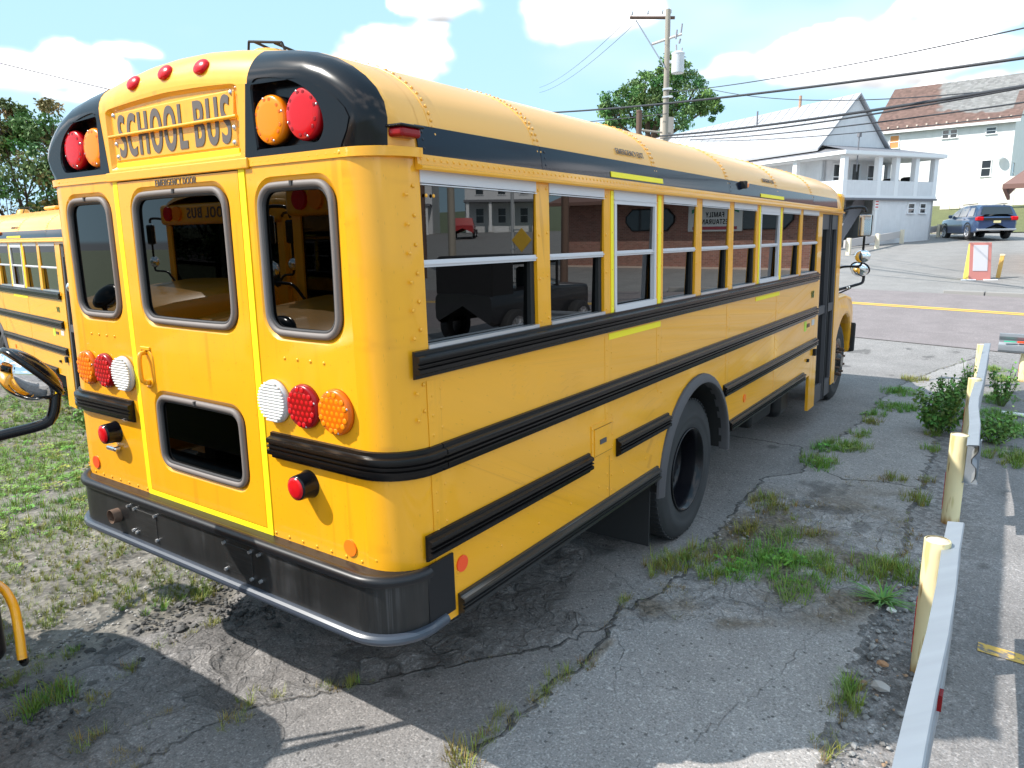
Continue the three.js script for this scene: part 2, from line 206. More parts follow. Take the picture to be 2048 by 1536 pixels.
// wide ground beyond, street, far parking lot
function sheet(x0, x1, z0, z1, nx, nz, lift, zf = (x, z) => z) { const rows = []; for (let j = 0; j <= nz; j++) { const row = []; for (let i = 0; i <= nx; i++) { const x = mix(x0, x1, i / nx), z = zf(x, mix(z0, z1, j / nz)); row.push([x, TH(x, z) + lift, z]); } rows.push(row); } return loft(rows, 0); }
const asph = tex(512, 512, (u, v, i, j) => { const n = fbm(u * 8, v * 8, 3), g = hash2(i, j), a = vnoise(u * 180, v * 180); const L = (0.62 + 0.08 * (n - 0.5)) * (0.9 + 0.2 * g) * (a > 0.8 ? 1.12 : 1); return [L, L * 0.99, L * 0.985]; });
const asphMat = (c, rep, o = {}) => { const t = asph.clone(); t.needsUpdate = true; t.repeat.set(1 / rep, 1 / rep); return new THREE.MeshStandardMaterial({ map: t, color: lin(...c), roughness: 0.92, ...o }); };
{
  const far = sheet(-260, 260, -420, 140, 60, 80, -0.34); uvPlanar(far, 1);
  struct('ground', far, asphMat([0.42, 0.5, 0.28], 5));
  const roadZ = (x) => -18.8 + 0.22 * (x + 0.66);
  const road = sheet(-70, 70, -2.9, 4.6, 40, 8, 0.012, (x, t) => roadZ(x) + t); uvPlanar(road, 1);
  struct('road', road, asphMat([0.60, 0.53, 0.535], 3));
  for (const d of [-0.11, 0.11]) { const l = sheet(-70, 70, d - 0.06, d + 0.06, 60, 1, 0.018, (x, t) => roadZ(x) + t); struct('road_marking', l, std([0.78, 0.46, 0.06], 0.8)); }
  const lot = sheet(-20, 60, -62, -2.9, 24, 24, -0.004, (x, t) => t === -2.9 ? roadZ(x) + t : Math.min(t, roadZ(x) - 2.9)); uvPlanar(lot, 1);
  struct('parking_lot', lot, asphMat([0.66, 0.645, 0.63], 4));
  // low concrete edge where the lot meets the street
  const curb = []; for (const [a, b] of [[1.4, 3.4], [3.9, 8.5], [-3.4, -1.4]]) { const z0 = roadZ(a) - 3.05, z1 = roadZ(b) - 3.05; curb.push([a, b, z0, z1]); }
  curb.forEach(([a, b, z0, z1]) => { const c = thing('kerb', a > 3 ? 'long low grey kerb stones before the brick restaurant' : a < 0 ? 'short grey kerb stone at far street edge beyond bus bonnet' : 'low grey kerb stone beside the sandwich board', 'kerb', [a, TH(a, z0), z0]); const n = Math.round((b - a) / 1.0); for (let i = 0; i < n; i++) { const t0 = i / n, t1 = (i + 1) / n - 0.012; const g = rbox((b - a) * t0, (b - a) * t1, -0.1, 0.09, -0.09, 0.09, 0.02); g.applyMatrix4(new THREE.Matrix4().makeRotationY(-Math.atan2(z1 - z0, b - a))); mesh('stone', g, std([0.27, 0.26, 0.25], 0.9), c); } });
}
// ---------- materials of the buses
const M = {
  yellow: phys([0.95, 0.425, 0.008], 0.4, { clearcoat: 0.5, clearcoatRoughness: 0.06 }),
  roofYellow: phys([0.90, 0.42, 0.045], 0.42, { clearcoat: 0.45, clearcoatRoughness: 0.12 }),
  black: phys([0.006, 0.006, 0.008], 0.16, { ior: 1.38 }),
  bandBlack: phys([0.006, 0.010, 0.020], 0.12, { ior: 1.35 }),
  rail: phys([0.006, 0.005, 0.005], 0.26, { ior: 1.34 }),
  tape: std([0.98, 0.80, 0.01], 0.5),
  red: phys([0.58, 0.006, 0.012], 0.25, { ior: 1.4 }),
  redDark: phys([0.26, 0.003, 0.006], 0.25, { ior: 1.4 }),
  amber: phys([0.92, 0.24, 0.004], 0.25, { ior: 1.4 }),
  amberDark: phys([0.66, 0.13, 0.003], 0.25, { ior: 1.4 }),
  white: phys([0.78, 0.78, 0.76], 0.25, { clearcoat: 1 }),
  whiteDark: phys([0.5, 0.5, 0.5], 0.3),
  gasket: std([0.17, 0.145, 0.135], 0.6),
  alu: std([0.62, 0.62, 0.64], 0.35, { metalness: 0.85 }),
  aluPaint: std([0.62, 0.6, 0.62], 0.45),
  glass: phys([0.04, 0.045, 0.05], 0.01, { transmission: 1, thickness: 0, ior: 1.8 }),
  glassRear: phys([0.018, 0.02, 0.022], 0.01, { transmission: 1, thickness: 0, ior: 1.48 }),
  dark: std([0.012, 0.012, 0.012], 0.8),
  rubber: std([0.035, 0.034, 0.036], 0.75),
  tyre: std([0.028, 0.028, 0.030], 0.8),
  rim: phys([0.008, 0.008, 0.011], 0.24, { ior: 1.4 }),
  letters: std([0.115, 0.10, 0.095], 0.75),
  lettersYellow: std([0.35, 0.16, 0.01], 0.6),
  inner: std([0.35, 0.34, 0.31], 0.8),
  seat: std([0.035, 0.05, 0.06], 0.6),
  chrome: std([0.85, 0.85, 0.86], 0.04, { metalness: 1 }),
  orange: std([0.95, 0.09, 0.02], 0.4),
  orange2: std([0.95, 0.2, 0.01], 0.4),
  rust: std([0.16, 0.10, 0.07], 0.7, { metalness: 0.3 }),
  mudflap: std([0.02, 0.02, 0.021], 0.7),
  flare: std([0.075, 0.07, 0.075], 0.65),
};
// weathered paint: faint blotches, runs and specks of road film
{
  const t = tex(512, 512, (u, v, i, j) => { const n = fbm(u * 6, v * 6, 4), s = fbm(u * 70, v * 2.5 + 4, 3), k = sstep(0.6, 0.8, s) * sstep(0.45, 0.7, fbm(u * 5 + 9, v * 4, 3)); const sp = hash2(i, j) > 0.9975 ? 0.16 : 0; const L = 0.985 - 0.05 * Math.abs(n - 0.5) * 2 - 0.07 * k - sp; return [L, L * (1 - 0.02 * k), 0.95 * L + 0.04 * k]; });
  t.repeat.set(0.45, 0.45); const q = tex(256, 256, (u, v) => { const s = 0.75 + 0.5 * (fbm(u * 9, v * 9, 4) - 0.5) + 0.3 * sstep(0.6, 0.8, fbm(u * 40, v * 3, 3)); return [s, s, s]; }, { linear: true }); q.repeat.set(0.45, 0.45);
  M.yellow.map = t; M.yellow.roughnessMap = q; M.yellow.roughness = 0.5;
}
// bumper steel: vertical water and soot streaks in the paint
{
  const t = tex(64, 1024, (v, u, j, i) => { const s = fbm(u * 110, v * 1.2 + 3, 3), k = fbm(u * 9 + 4, v * 3, 3); const L = 0.075 + 0.13 * sstep(0.45, 0.8, s) * sstep(0.35, 0.7, k) + 0.03 * (hash2(i, 3) - 0.5); return [L, L, L * 1.03]; });
  const t2 = tex(64, 512, (v, u) => { const s = 0.42 + 0.3 * fbm(u * 50, v * 3, 3); return [s, s, s]; }, { linear: true });
  M.bumper = new THREE.MeshPhysicalMaterial({ map: t, roughnessMap: t2, roughness: 1, clearcoat: 0.25, clearcoatRoughness: 0.3 });
  M.bumperPlain = phys([0.010, 0.010, 0.012], 0.36, { ior: 1.42 });
  M.bumperTube = phys([0.045, 0.055, 0.075], 0.35, { clearcoat: 0.2 });
  // scuffed lower rail: patches rubbed to grey
  const t3 = tex(1024, 64, (u, v) => { const s = sstep(0.56, 0.66, fbm(u * 14, v * 2 + 8, 4)) * sstep(0.62, 0.7, u) * sstep(0.98, 0.9, u) * sstep(0.75, 0.35, v); const L = 0.1 + 0.34 * s; return [L, L * 0.98, L * 0.96]; });
  M.railScuffed = new THREE.MeshPhysicalMaterial({ map: t3, roughness: 0.38, clearcoat: 0.3 });
  const tt = tex(256, 256, (u, v) => { const L = 0.17 + 0.08 * fbm(u * 12, v * 12, 3); return [L, L, L * 1.03]; }); M.tyreSide = new THREE.MeshStandardMaterial({ map: tt, roughness: 0.85 });
}
const XS = (y) => 1.22 - 0.022 * (y - 1.5);
const roofPts = [[XS(2.40), 2.40], [1.199, 2.45], [1.192, 2.50], [1.180, 2.55], [1.160, 2.60], [1.125, 2.65], [1.078, 2.692], [1.02, 2.730], [0.95, 2.765], [0.85, 2.798], [0.72, 2.828], [0.56, 2.855], [0.38, 2.881], [0.2, 2.899], [0, 2.905]];
const sidePts = []; for (let y = 0.66; y < 2.399; y += 0.1243) sidePts.push([XS(y), y]);
const CR = 0.185, crOf = (sgn) => sgn > 0 ? CR : 0.21;   // radius of the rear corners
// outline of the body at rounding angle t (0 = side, 90 = rear face)
function capPoint(p, n, r, a) { const e = r * (1 - Math.cos(a)); return [p[0] - n[0] * e, p[1] - n[1] * e, -r + r * Math.sin(a)]; }
const roofN = roofPts.map((p, i) => { const a = roofPts[Math.max(0, i - 1)], b = roofPts[Math.min(roofPts.length - 1, i + 1)]; let n = [b[1] - a[1], -(b[0] - a[0])]; const L = Math.hypot(...n); return i === roofPts.length - 1 ? [0, 1] : [n[0] / L, n[1] / L]; });
const roofRof = (sgn) => roofPts.map((p, i) => mix(mix(crOf(sgn), 0.10, sstep(2.45, 2.62, p[1])), 0.14, sstep(2.80, 2.86, p[1])));
const roofR = roofRof(1), rearRoof = roofPts.map((p, i) => capPoint(p, roofN[i], roofR[i], Math.PI / 2));   // flat rear outline above the belt
const X0R = XS(1.5) - CR;   // flat rear ends here
const WZ = [[-0.19, -0.938], [-1.047, -1.575], [-1.684, -2.222], [-2.332, -2.866], [-2.976, -3.526], [-3.636, -4.203], [-4.313, -4.892], [-5.002, -5.625], [-5.735, -6.407]];
const WY0 = 1.752, WY1 = 2.387, MIDY = 2.062;
const AZ = -2.96, AY = 0.54, AR = 0.62;
function sideGeo(s, d0, d1, sgn) { return mapGeo(extr(s, d1 - d0), (a, b, c) => [sgn * (XS(b) + d0 + c), b, -a], sgn > 0 ? true : false); }
const sbox = (z0, z1, y0, y1, d0, d1, sgn = 1) => mapGeo(box(-z0, -z1, y0, y1, 0, d1 - d0), (a, b, c) => [sgn * (XS(b) + d0 + c), b, -a], sgn > 0);
// ribbed rub rail along the side, with cut ends
const railProfile = (y0, y1, d = 0.036) => { const h = y1 - y0; return [[0, y0], [d * 0.35, y0 + 0.002], [d * 0.4, y0 + h * 0.14], [d * 0.95, y0 + h * 0.2], [d, y0 + h * 0.24], [d, y0 + h * 0.36], [d * 0.7, y0 + h * 0.4], [d * 0.7, y0 + h * 0.44], [d, y0 + h * 0.48], [d, y0 + h * 0.52], [d * 0.7, y0 + h * 0.56], [d * 0.7, y0 + h * 0.6], [d, y0 + h * 0.64], [d, y0 + h * 0.76], [d * 0.95, y0 + h * 0.8], [d * 0.4, y0 + h * 0.86], [d * 0.35, y1 - 0.002], [0, y1]]; };
function sweep(path, prof, caps = true) {   // path: [x,z,nx,nz], prof: [offset,y]
  const rows = path.map(([x, z, nx, nz]) => prof.map(([o, y]) => [x + nx * o, y, z + nz * o])); const g = loft(rows, 0.5); const p = g.attributes.position; const out = [g];
  if (caps) for (const [k, fl] of [[0, false], [path.length - 1, true]]) { const [x, z, nx, nz] = path[k]; const sg = new THREE.ShapeGeometry(shape(prof)); out.push(mapGeo(sg, (a, b) => [x + nx * a, b, z + nz * a], fl)); }
  return out; }
const sidePath = (z0, z1, sgn, y = 1.4, n = 2) => Array.from({ length: n }, (_, i) => [sgn * XS(y), mix(z0, z1, i / (n - 1)), sgn, 0]);
const cornerPath = (sgn, xIn, zEnd, off = 0, r = crOf(sgn), n = 10) => { const out = [[sgn * xIn, off, 0, 1]]; for (let i = 0; i <= n; i++) { const a = Math.PI / 2 * i / n; out.push([sgn * (XS(1.4) - r + (r) * Math.sin(a)), off - r + r * Math.cos(a), sgn * Math.sin(a), Math.cos(a)]); } out.push([sgn * XS(1.4), zEnd, sgn, 0]); return out; };
const rivetG = dome(0.0075, 0.0045, 6);
function rivetAt(p, n) { const g = rivetG.clone(); g.applyQuaternion(new THREE.Quaternion().setFromUnitVectors(V(0, 1, 0), V(...n).normalize())); g.translate(...p); return g; }
function rivetsSide(list, sgn) { return list.map(([y, z]) => rivetAt([sgn * XS(y), y, z], [sgn, 0, 0])); }

function lamp(parent, name, x, y, z, r, kind, depth = 0.035, smooth = false) {   // round lens facing +z
  const [m, md] = { red: [M.red, M.redDark], amber: [M.amber, M.amberDark], white: [M.white, M.whiteDark] }[kind];
  const body = mesh(name, (() => { const g = lathe([[0, depth], [r * 0.6, depth], [r * 0.9, depth - 0.004], [r * 0.97, depth - 0.012], [r, depth - 0.02], [r * 1.0, 0], [0, 0]], 36); g.rotateX(Math.PI / 2); g.translate(x, y, z); return g; })(), smooth ? m : md, parent);
  const cells = [];
  if (kind === 'white') for (let i = -6; i <= 6; i++) { const yy = i * r * 0.14, w = Math.sqrt(Math.max(0, r * r * 0.86 - yy * yy)); cells.push(rbox(x - w, x + w, y + yy - r * 0.055, y + yy + r * 0.055, z + depth - 0.006, z + depth + 0.004, 0.006)); }
  else { const s = r * 0.29; for (let j = -4; j <= 4; j++) for (let i = -4; i <= 4; i++) { const px = (i + (j & 1) * 0.5) * s, py = j * s * 0.88; if (Math.hypot(px, py) > r * 0.84) continue; const d = dome(s * (smooth ? 0.3 : 0.46), s * (smooth ? 0.02 : 0.12), 8); d.rotateX(Math.PI / 2); d.translate(x + px, y + py, z + depth - 0.002); cells.push(d); } }
  const lens = mesh('lens_cells', cells, smooth ? md : m, body); lens.userData.kind = 'stuff';
  const screws = []; for (const a of [0.3, 1.87, 3.44, 5.0]) { const d = dome(r * 0.06, r * 0.05, 6); d.rotateX(Math.PI / 2); d.translate(x + Math.cos(a) * r * 0.88, y + Math.sin(a) * r * 0.88, z + depth - 0.006); screws.push(d); }
  mesh('lens_screws', screws, M.alu, body).userData.kind = 'stuff';
  return body;
}
function wheelGeo(side, x, z, dual) {   // side = +1 faces +x
  const R = 0.51, w = 0.27, o = [];
  const tyre = lathe([[0.30, -w / 2 + 0.02], [0.33, -w / 2], [0.42, -w / 2 - 0.004], [0.47, -w / 2 + 0.012], [0.50, -w / 2 + 0.035], [R, -w / 2 + 0.05], [R, w / 2 - 0.05], [0.50, w / 2 - 0.035], [0.47, w / 2 - 0.012], [0.42, w / 2 + 0.004], [0.385, w / 2 + 0.002], [0.38, w / 2 - 0.004], [0.345, w / 2 - 0.006], [0.30, w / 2 - 0.02]], 56);
  const place = (g, dx = 0) => { g.rotateZ(-Math.PI / 2 * side); g.translate(x + dx - side * w / 2, 0.5, z); return g; };
  const lugs = []; for (let i = 0; i < 64; i++) for (const s of [-1, 1]) { const b = box(-0.012, 0.012, 0, 0.012, -0.035, 0.035); b.translate(0, R - 0.008, 0); b.rotateX(0); const a = i / 64 * Math.PI * 2; b.rotateZ(a); b.rotateX(Math.PI / 2); b.translate(0, s * 0.068, 0); lugs.push(b); }
  const grooves = [];
  const rimIn = dual
    ? lathe([[0.30, w / 2 - 0.02], [0.305, w / 2 - 0.008], [0.292, w / 2 - 0.006], [0.278, w / 2 - 0.03], [0.262, w / 2 - 0.06], [0.255, -0.02], [0.25, -0.06], [0.16, -0.075], [0.13, -0.07], [0.13, -0.02], [0.11, 0.0], [0, 0.0]], 40)
    : lathe([[0.30, w / 2 - 0.02], [0.305, w / 2 - 0.008], [0.28, w / 2 - 0.02], [0.26, w / 2 - 0.03], [0.22, w / 2 - 0.005], [0.17, w / 2 + 0.01], [0.12, w / 2 + 0.02], [0.09, w / 2 + 0.05], [0.07, w / 2 + 0.06], [0, w / 2 + 0.06]], 40);
  const nuts = []; for (let i = 0; i < 10; i++) { const a = i / 10 * Math.PI * 2, g = new THREE.CylinderGeometry(0.015, 0.017, 0.06, 6); g.translate(Math.cos(a) * 0.175, dual ? -0.05 : w / 2 + 0.035, Math.sin(a) * 0.175); nuts.push(g); }
  return { tyre: place(tyre), tread: lugs.map((g) => place(g)), rim: place(rimIn), nuts: nuts.map((g) => place(g)) };
}
function addWheel(bus, side, x, z, dual) { const w = wheelGeo(side, x, z, dual), g = mesh('wheel', w.tyre, M.tyreSide, bus); const tr = mesh('tread', w.tread, M.tyre, g); tr.userData.kind = 'stuff'; mesh('rim', w.rim, M.rim, g); w.nuts.forEach((n) => mesh('lug_nut', n, dual ? M.rim : M.rust, g));
  if (dual) { const w2 = wheelGeo(side, x - side * 0.31, z, true), g2 = mesh('wheel', w2.tyre, M.tyreSide, bus); } }

function buildBus(name) {
  const bus = new THREE.Group(); bus.name = numbered(name); scene.add(bus);
  // ---- side walls with window openings, door opening and wheel arch
  for (const sgn of [1, -1]) {
    const arch = []; for (let i = 0; i <= 18; i++) { const a = Math.PI * i / 18; arch.push([-AZ - AR * Math.cos(a), Math.max(0.66, AY + AR * Math.sin(a))]); }
    const cs = crOf(sgn); let pts = [[cs, 0.66], ...arch];
    if (sgn > 0) pts.push([6.30, 0.66], [6.30, 0.27], [6.60, 0.27], [6.60, 2.36], [7.46, 2.36], [7.46, 0.36], [7.66, 0.36], [7.66, 2.42], [cs, 2.42]);
    else pts.push([7.66, 0.66], [7.66, 2.42], [cs, 2.42]);
    const s = shape(pts); WZ.forEach(([a0, b]) => { const a = sgn < 0 && a0 > -0.3 ? -0.225 : a0; s.holes.push(hole([[-a, WY0], [-a, WY1], [-b, WY1], [-b, WY0]].reverse())); });
    if (sgn < 0) s.holes.push(hole([[6.6, WY0], [7.5, WY0], [7.5, WY1], [6.6, WY1]]));
    const wall = mesh('side_wall', sideGeo(s, -0.03, 0, sgn), M.yellow, bus);
    // rivets
    const rv = []; for (const z of [-0.235 + 0.115, -0.155]) for (let y = 1.5; y < 2.36; y += 0.1) if (z > -0.16) rv.push([y + (z < -0.13 ? 0.03 : 0), z - 0.0]);
    for (const z of [-0.195, -0.245]) for (let y = 0.98; y < 1.64; y += 0.075) rv.push([y + (z < -0.2 ? 0.02 : 0), z]);
    for (const z of [-1.60, -2.30 + 0.03, -3.55, -4.9]) for (const dz of [0, -0.05]) for (let y = 0.8; y < 1.64; y += 0.085) if (!(Math.abs(z - AZ) < 0.75 && y < 1.22)) rv.push([y + dz * 0.4, z + dz]);
    WZ.forEach(([a, b], i) => { for (let y = 1.78; y < 2.37; y += 0.19) { rv.push([y, b - 0.022]); if (i < 8) rv.push([y + 0.01, b - 0.088]); } });
    for (let z = -0.2; z > -6.5; z -= 0.09) rv.push([1.737, z]);
    for (let z = -0.3; z > -2.2; z -= 0.3) rv.push([0.84, z]);
    for (let z = -0.22; z > -0.3; z -= 0.04) rv.push([2.3, z]);
    mesh('rivets', rivetsSide(rv, sgn), M.yellow, wall).userData.kind = 'stuff';
    for (const [z, y0, y1] of [[-0.17, 0.78, 1.64], [-1.575, 1.06, 1.64], [-2.245, 1.24, 1.64], [-3.525, 1.06, 1.64], [-4.875, 0.76, 1.64]]) mesh('panel_lap', [sbox(z, z - 0.075, y0, y1, 0, 0.0014, sgn), sbox(z + 0.0012, z, y0, y1, 0, 0.0008, sgn)], M.yellow, wall);
    // rub rails
    const rails = [[1.655, 1.757, -0.10, -6.46], [0.955, 1.058, -0.115, -1.385], [0.955, 1.058, -1.70, -2.42], [0.948, 1.048, -3.48, -6.52], [0.655, 0.752, -0.29, -2.262], [0.648, 0.742, -3.625, -6.02]];
    rails.forEach(([y0, y1, z0, z1], i) => mesh('rub_rail', sweep(sidePath(z0, z1, sgn, y0, 2), railProfile(y0, y1, 0.034)), i === 4 ? M.railScuffed : M.rail, bus));
    mesh('rub_rail', sweep(sidePath(-0.232, -6.46, sgn, 1.34, 2), railProfile(1.282, 1.392, 0.036)), M.rail, bus);
    mesh('rub_rail', sweep(cornerPath(sgn, 0.53, -0.228), railProfile(1.282, 1.392, 0.036)), M.rail, bus);
    // sill ledge under the windows
    mesh('window_sill', sbox(-0.13, -6.5, 1.735 - 0.022, 1.75, 0, 0.009, sgn), M.yellow, bus);
    mesh('drip_rail', [sweep(sidePath(-0.17, -7.62, sgn, 2.41, 2), [[0, 2.385], [0.03, 2.383], [0.034, 2.39], [0.034, 2.398], [0.014, 2.404], [0.008, 2.438], [0, 2.44]])], M.yellow, bus);
    const dr = []; for (let z = -0.19; z > -7.5; z -= 0.036) dr.push(rivetAt([sgn * (XS(2.42) + 0.010), 2.422, z], [sgn, 0, 0])); mesh('drip_rail_rivets', dr, M.yellow, bus).userData.kind = 'stuff';
    // windows
    WZ.forEach(([za0, zb], i) => { const za = sgn < 0 && za0 > -0.3 ? -0.225 : za0;
      const ex = i === 2 || i === 6, w = mesh('side_window', [sbox(za, zb, ex ? 2.315 : 2.343, WY1, -0.022, 0.004, sgn), sbox(za, zb, 2.335, 2.339, -0.02, 0.008, sgn)], M.aluPaint, bus);
      const fr = [sbox(za, zb, MIDY - 0.013, MIDY + 0.013, -0.02, -0.004, sgn), sbox(za, zb, MIDY - 0.003, MIDY + 0.003, -0.02, 0.002, sgn)];
      if (ex) fr.push(sbox(za - 0.002, za - 0.026, WY0 + 0.03, 2.315, -0.02, 0.006, sgn), sbox(zb + 0.028, zb + 0.002, WY0 + 0.03, 2.315, -0.02, 0.006, sgn), sbox(za, zb, WY0 + 0.004, WY0 + 0.036, -0.02, 0.01, sgn));
      mesh('sash_bar', fr, M.aluPaint, w);
      mesh('sill_strip', sbox(za, zb, WY0 - 0.004, WY0 + 0.018, -0.03, 0.006, sgn), M.alu, w);
      if (!ex) mesh('sash_channel', [sbox(zb + 0.034, zb + 0.002, WY0 + 0.018, MIDY, -0.05, -0.016, sgn), sbox(zb + 0.018, zb + 0.002, MIDY, 2.34, -0.04, -0.012, sgn)], M.dark, w);
      // panes stand upright
      const xg = sgn * (XS(MIDY) - 0.014), xl = sgn * (XS(WY0) - 0.040);
      mesh('upper_pane', box(xg - 0.002, xg + 0.002, MIDY, 2.345, zb + 0.004, za - 0.004), M.glass, w);
      mesh('lower_pane', box(xl - 0.002, xl + 0.002, WY0, MIDY + 0.005, zb + 0.02, za - 0.004), M.glass, w);
    });
    if (sgn < 0) mesh('driver_window', box(-1.19, -1.186, WY0, WY1, -7.5, -6.6), M.glass, bus);
    // emergency exit tapes
    for (const k of [2, 6]) { const [za, zb] = WZ[k]; const z0 = za + 0.045, z1 = zb - 0.075; const tp = [];
      tp.push(sbox(za + 0.037, za + 0.006, WY0 + 0.0, 2.38, 0, 0.0035, sgn), sbox(zb - 0.028, zb - 0.072, WY0 + 0.0, 2.38, 0, 0.0035, sgn), sbox(z0 + 0.02, z1, 1.615, 1.648, 0, 0.0035, sgn));
      mesh('reflective_tape', tp, M.tape, bus);
      const a = roofPts[0]; mesh('reflective_tape', mapGeo(box(-z0 - 0.0, -z1, 2.447, 2.474, 0, 0.004), (p, q, r) => [sgn * (1.199 - (q - 2.45) * 0.14 + 0.008 + r), q, -p], sgn > 0), M.tape, bus); 
      const tx = text('EMERGENCY EXIT', 0.34, 0.032, 0.002, fontReg); if (sgn < 0) tx.rotateY(Math.PI); tx.rotateX(-0.22 * 0); tx.rotateY(Math.PI / 2); tx.rotateZ(sgn * 0.42); tx.translate(sgn * 1.170, 2.588, (za + zb) / 2 + 0.02); mesh('lettering', tx, M.letters, bus); }
    // wheel arch flare
    const fl = [], fl2 = []; for (let i = 0; i <= 22; i++) { const a = -0.02 + (Math.PI + 0.04) * i / 22; const c = -Math.cos(a), s2 = Math.sin(a); const P = (r, d) => { const y = AY + r * s2; return [sgn * (XS(1) + d), y, AZ + r * c * -1]; }; fl.push([P(AR - 0.012, -0.04), P(AR - 0.012, 0.022), P(AR - 0.004, 0.034), P(AR + 0.02, 0.034), P(AR + 0.052, 0.014), P(AR + 0.056, 0)]); }
    mesh('wheel_arch_flare', loft(fl, 0.6), M.flare, bus);
    const liner = []; for (let i = 0; i <= 14; i++) { const a = Math.PI * i / 14; liner.push([[sgn * (XS(1) - 0.02), AY + (AR - 0.01) * Math.sin(a), AZ + (AR - 0.01) * Math.cos(a)], [sgn * 0.5, AY + (AR - 0.01) * Math.sin(a), AZ + (AR - 0.01) * Math.cos(a)]]); }
    mesh('wheel_well', loft(liner, 0), M.dark, bus);
    addWheel(bus, sgn, sgn * 1.165, AZ - 0.07, true);
    const mf = rbox(0.58, 1.16, 0.16, 0.66, AZ + 0.60, AZ + 0.612, 0.05, 3); mesh('mud_flap', sgn < 0 ? mirrorX(mf) : mf, M.mudflap, bus);
    // side marker, reflectors
    const disc = (y, z, r, m, n = 'reflector') => { const g = new THREE.CylinderGeometry(r, r, 0.006, 24); g.rotateZ(Math.PI / 2); g.translate(sgn * (XS(y) + 0.003), y, z); mesh(n, g, m, bus); };
    disc(0.868, -0.325, 0.034, M.orange); disc(0.845, -4.02, 0.034, M.orange2);
    const mk = rbox(1.165, 1.232, 2.485, 2.518, -0.175, -0.075, 0.012); const mkm = mesh('marker_lamp', sgn < 0 ? mirrorX(mk) : mk, M.redDark, bus); const mh = [rbox(1.15, 1.238, 2.516, 2.526, -0.185, -0.068, 0.005)]; mesh('lamp_hood', sgn < 0 ? mh.map(mirrorX) : mh, M.black, mkm);
    const am = rbox(1.175, 1.225, 2.50, 2.535, -3.90, -3.80, 0.012); const amm = mesh('marker_lamp', sgn < 0 ? mirrorX(am) : am, M.amber, bus); const ah = rbox(1.165, 1.232, 2.49, 2.545, -3.83, -3.79, 0.006); mesh('lamp_hood', sgn < 0 ? mirrorX(ah) : ah, M.dark, amm);
  }
  // fuel door on the right
  { const f = mesh('fuel_door', [sbox(-1.415, -1.66, 0.985, 1.19, 0, 0.004), sbox(-1.445, -1.635, 1.02, 1.165, 0, 0.008)], M.yellow, bus); mesh('latch', sbox(-1.50, -1.57, 1.075, 1.10, 0.006, 0.012), M.flare, f); mesh('panel_seam', [sbox(-1.618, -1.622, 0.74, 0.985, -0.002, 0.001), sbox(-1.445, -1.635, 1.164, 1.167, 0.004, 0.0085), sbox(-1.445, -1.635, 1.018, 1.021, 0.004, 0.0085)], M.lettersYellow, f); const rv = [[1.17, -1.425], [1.1, -1.425], [1.03, -1.425], [1.17, -1.65], [1.1, -1.65], [1.03, -1.65]]; mesh('fuel_door_rivets', rv.map(([y, z]) => rivetAt([XS(y) + 0.004, y, z], [1, 0, 0])), M.yellow, f);  }
  // stickers and small plates by the door
  mesh('sticker', sbox(-5.98, -6.07, 1.17, 1.27, 0, 0.003), std([0.5, 0.72, 0.06], 0.5), bus); mesh('small_plate', sbox(-6.09, -6.2, 1.2, 1.235, 0, 0.006), std([0.12, 0.05, 0.02], 0.5), bus); mesh('number_plate', sbox(-6.3, -6.42, 1.2, 1.26, 0, 0.003), std([0.6, 0.58, 0.55], 0.6), bus);
  { const tx = text('148', 0.13, 0.075, 0.003); tx.rotateY(Math.PI / 2); tx.translate(XS(1.53) + 0.001, 1.53, -6.28); mesh('bus_number', tx, std([0.10, 0.14, 0.03], 0.6), bus); }
  mesh('latch_knob', sbox(-6.42, -6.48, 0.86, 0.93, 0, 0.03), M.dark, bus); mesh('latch_knob', sbox(-6.15, -6.19, 0.83, 0.86, 0, 0.02), M.dark, bus);
  // ---- roof
  const profAll = [...roofPts, ...roofPts.slice(0, -1).reverse().map(([x, y]) => [-x, y])];
  const nAll = [...roofN, ...roofN.slice(0, -1).reverse().map(([x, y]) => [-x, y])], rAll = [...roofR, ...roofR.slice(0, -1).reverse()];
  const sec = (z, d = 0) => profAll.map((p, i) => [p[0] + nAll[i][0] * d, p[1] + nAll[i][1] * d, z]);
  const frontDrop = [[-7.3, 0], [-7.5, 0.012], [-7.62, 0.04], [-7.72, 0.09], [-7.78, 0.16], [-7.8, 0.24]].map(([z, d]) => profAll.map(([x, y]) => [x * (1 - d * 0.25), 2.40 + (y - 2.40) * (1 - d * 1.5), z]));
  const roof = mesh('roof', loft([sec(-0.212), sec(-0.9), sec(-2.2), sec(-3.5), sec(-4.8), sec(-6.1), ...frontDrop], 0.5), M.roofYellow, bus);
  const seams = [], srv = [];
  for (const z of [-0.30, -0.98, -2.22, -3.5, -4.8, -6.1]) { seams.push(loft([sec(z + 0.03, 0.0), sec(z + 0.029, 0.002), sec(z - 0.0, 0.002), sec(z - 0.045, 0)], 0.4));
    for (let i = 2; i < profAll.length - 3; i++) for (const t of [0.25, 0.75]) for (const dz of z > -0.5 ? [0.012] : [0.016, -0.012]) { const a = profAll[i], b = profAll[i + 1]; srv.push(rivetAt([mix(a[0], b[0], t) + nAll[i][0] * 0.0035, mix(a[1], b[1], t) + nAll[i][1] * 0.0035, z + dz], [nAll[i][0], nAll[i][1], 0])); } }
  mesh('roof_seam', seams, M.roofYellow, roof); mesh('roof_rivets', srv, M.roofYellow, roof).userData.kind = 'stuff';
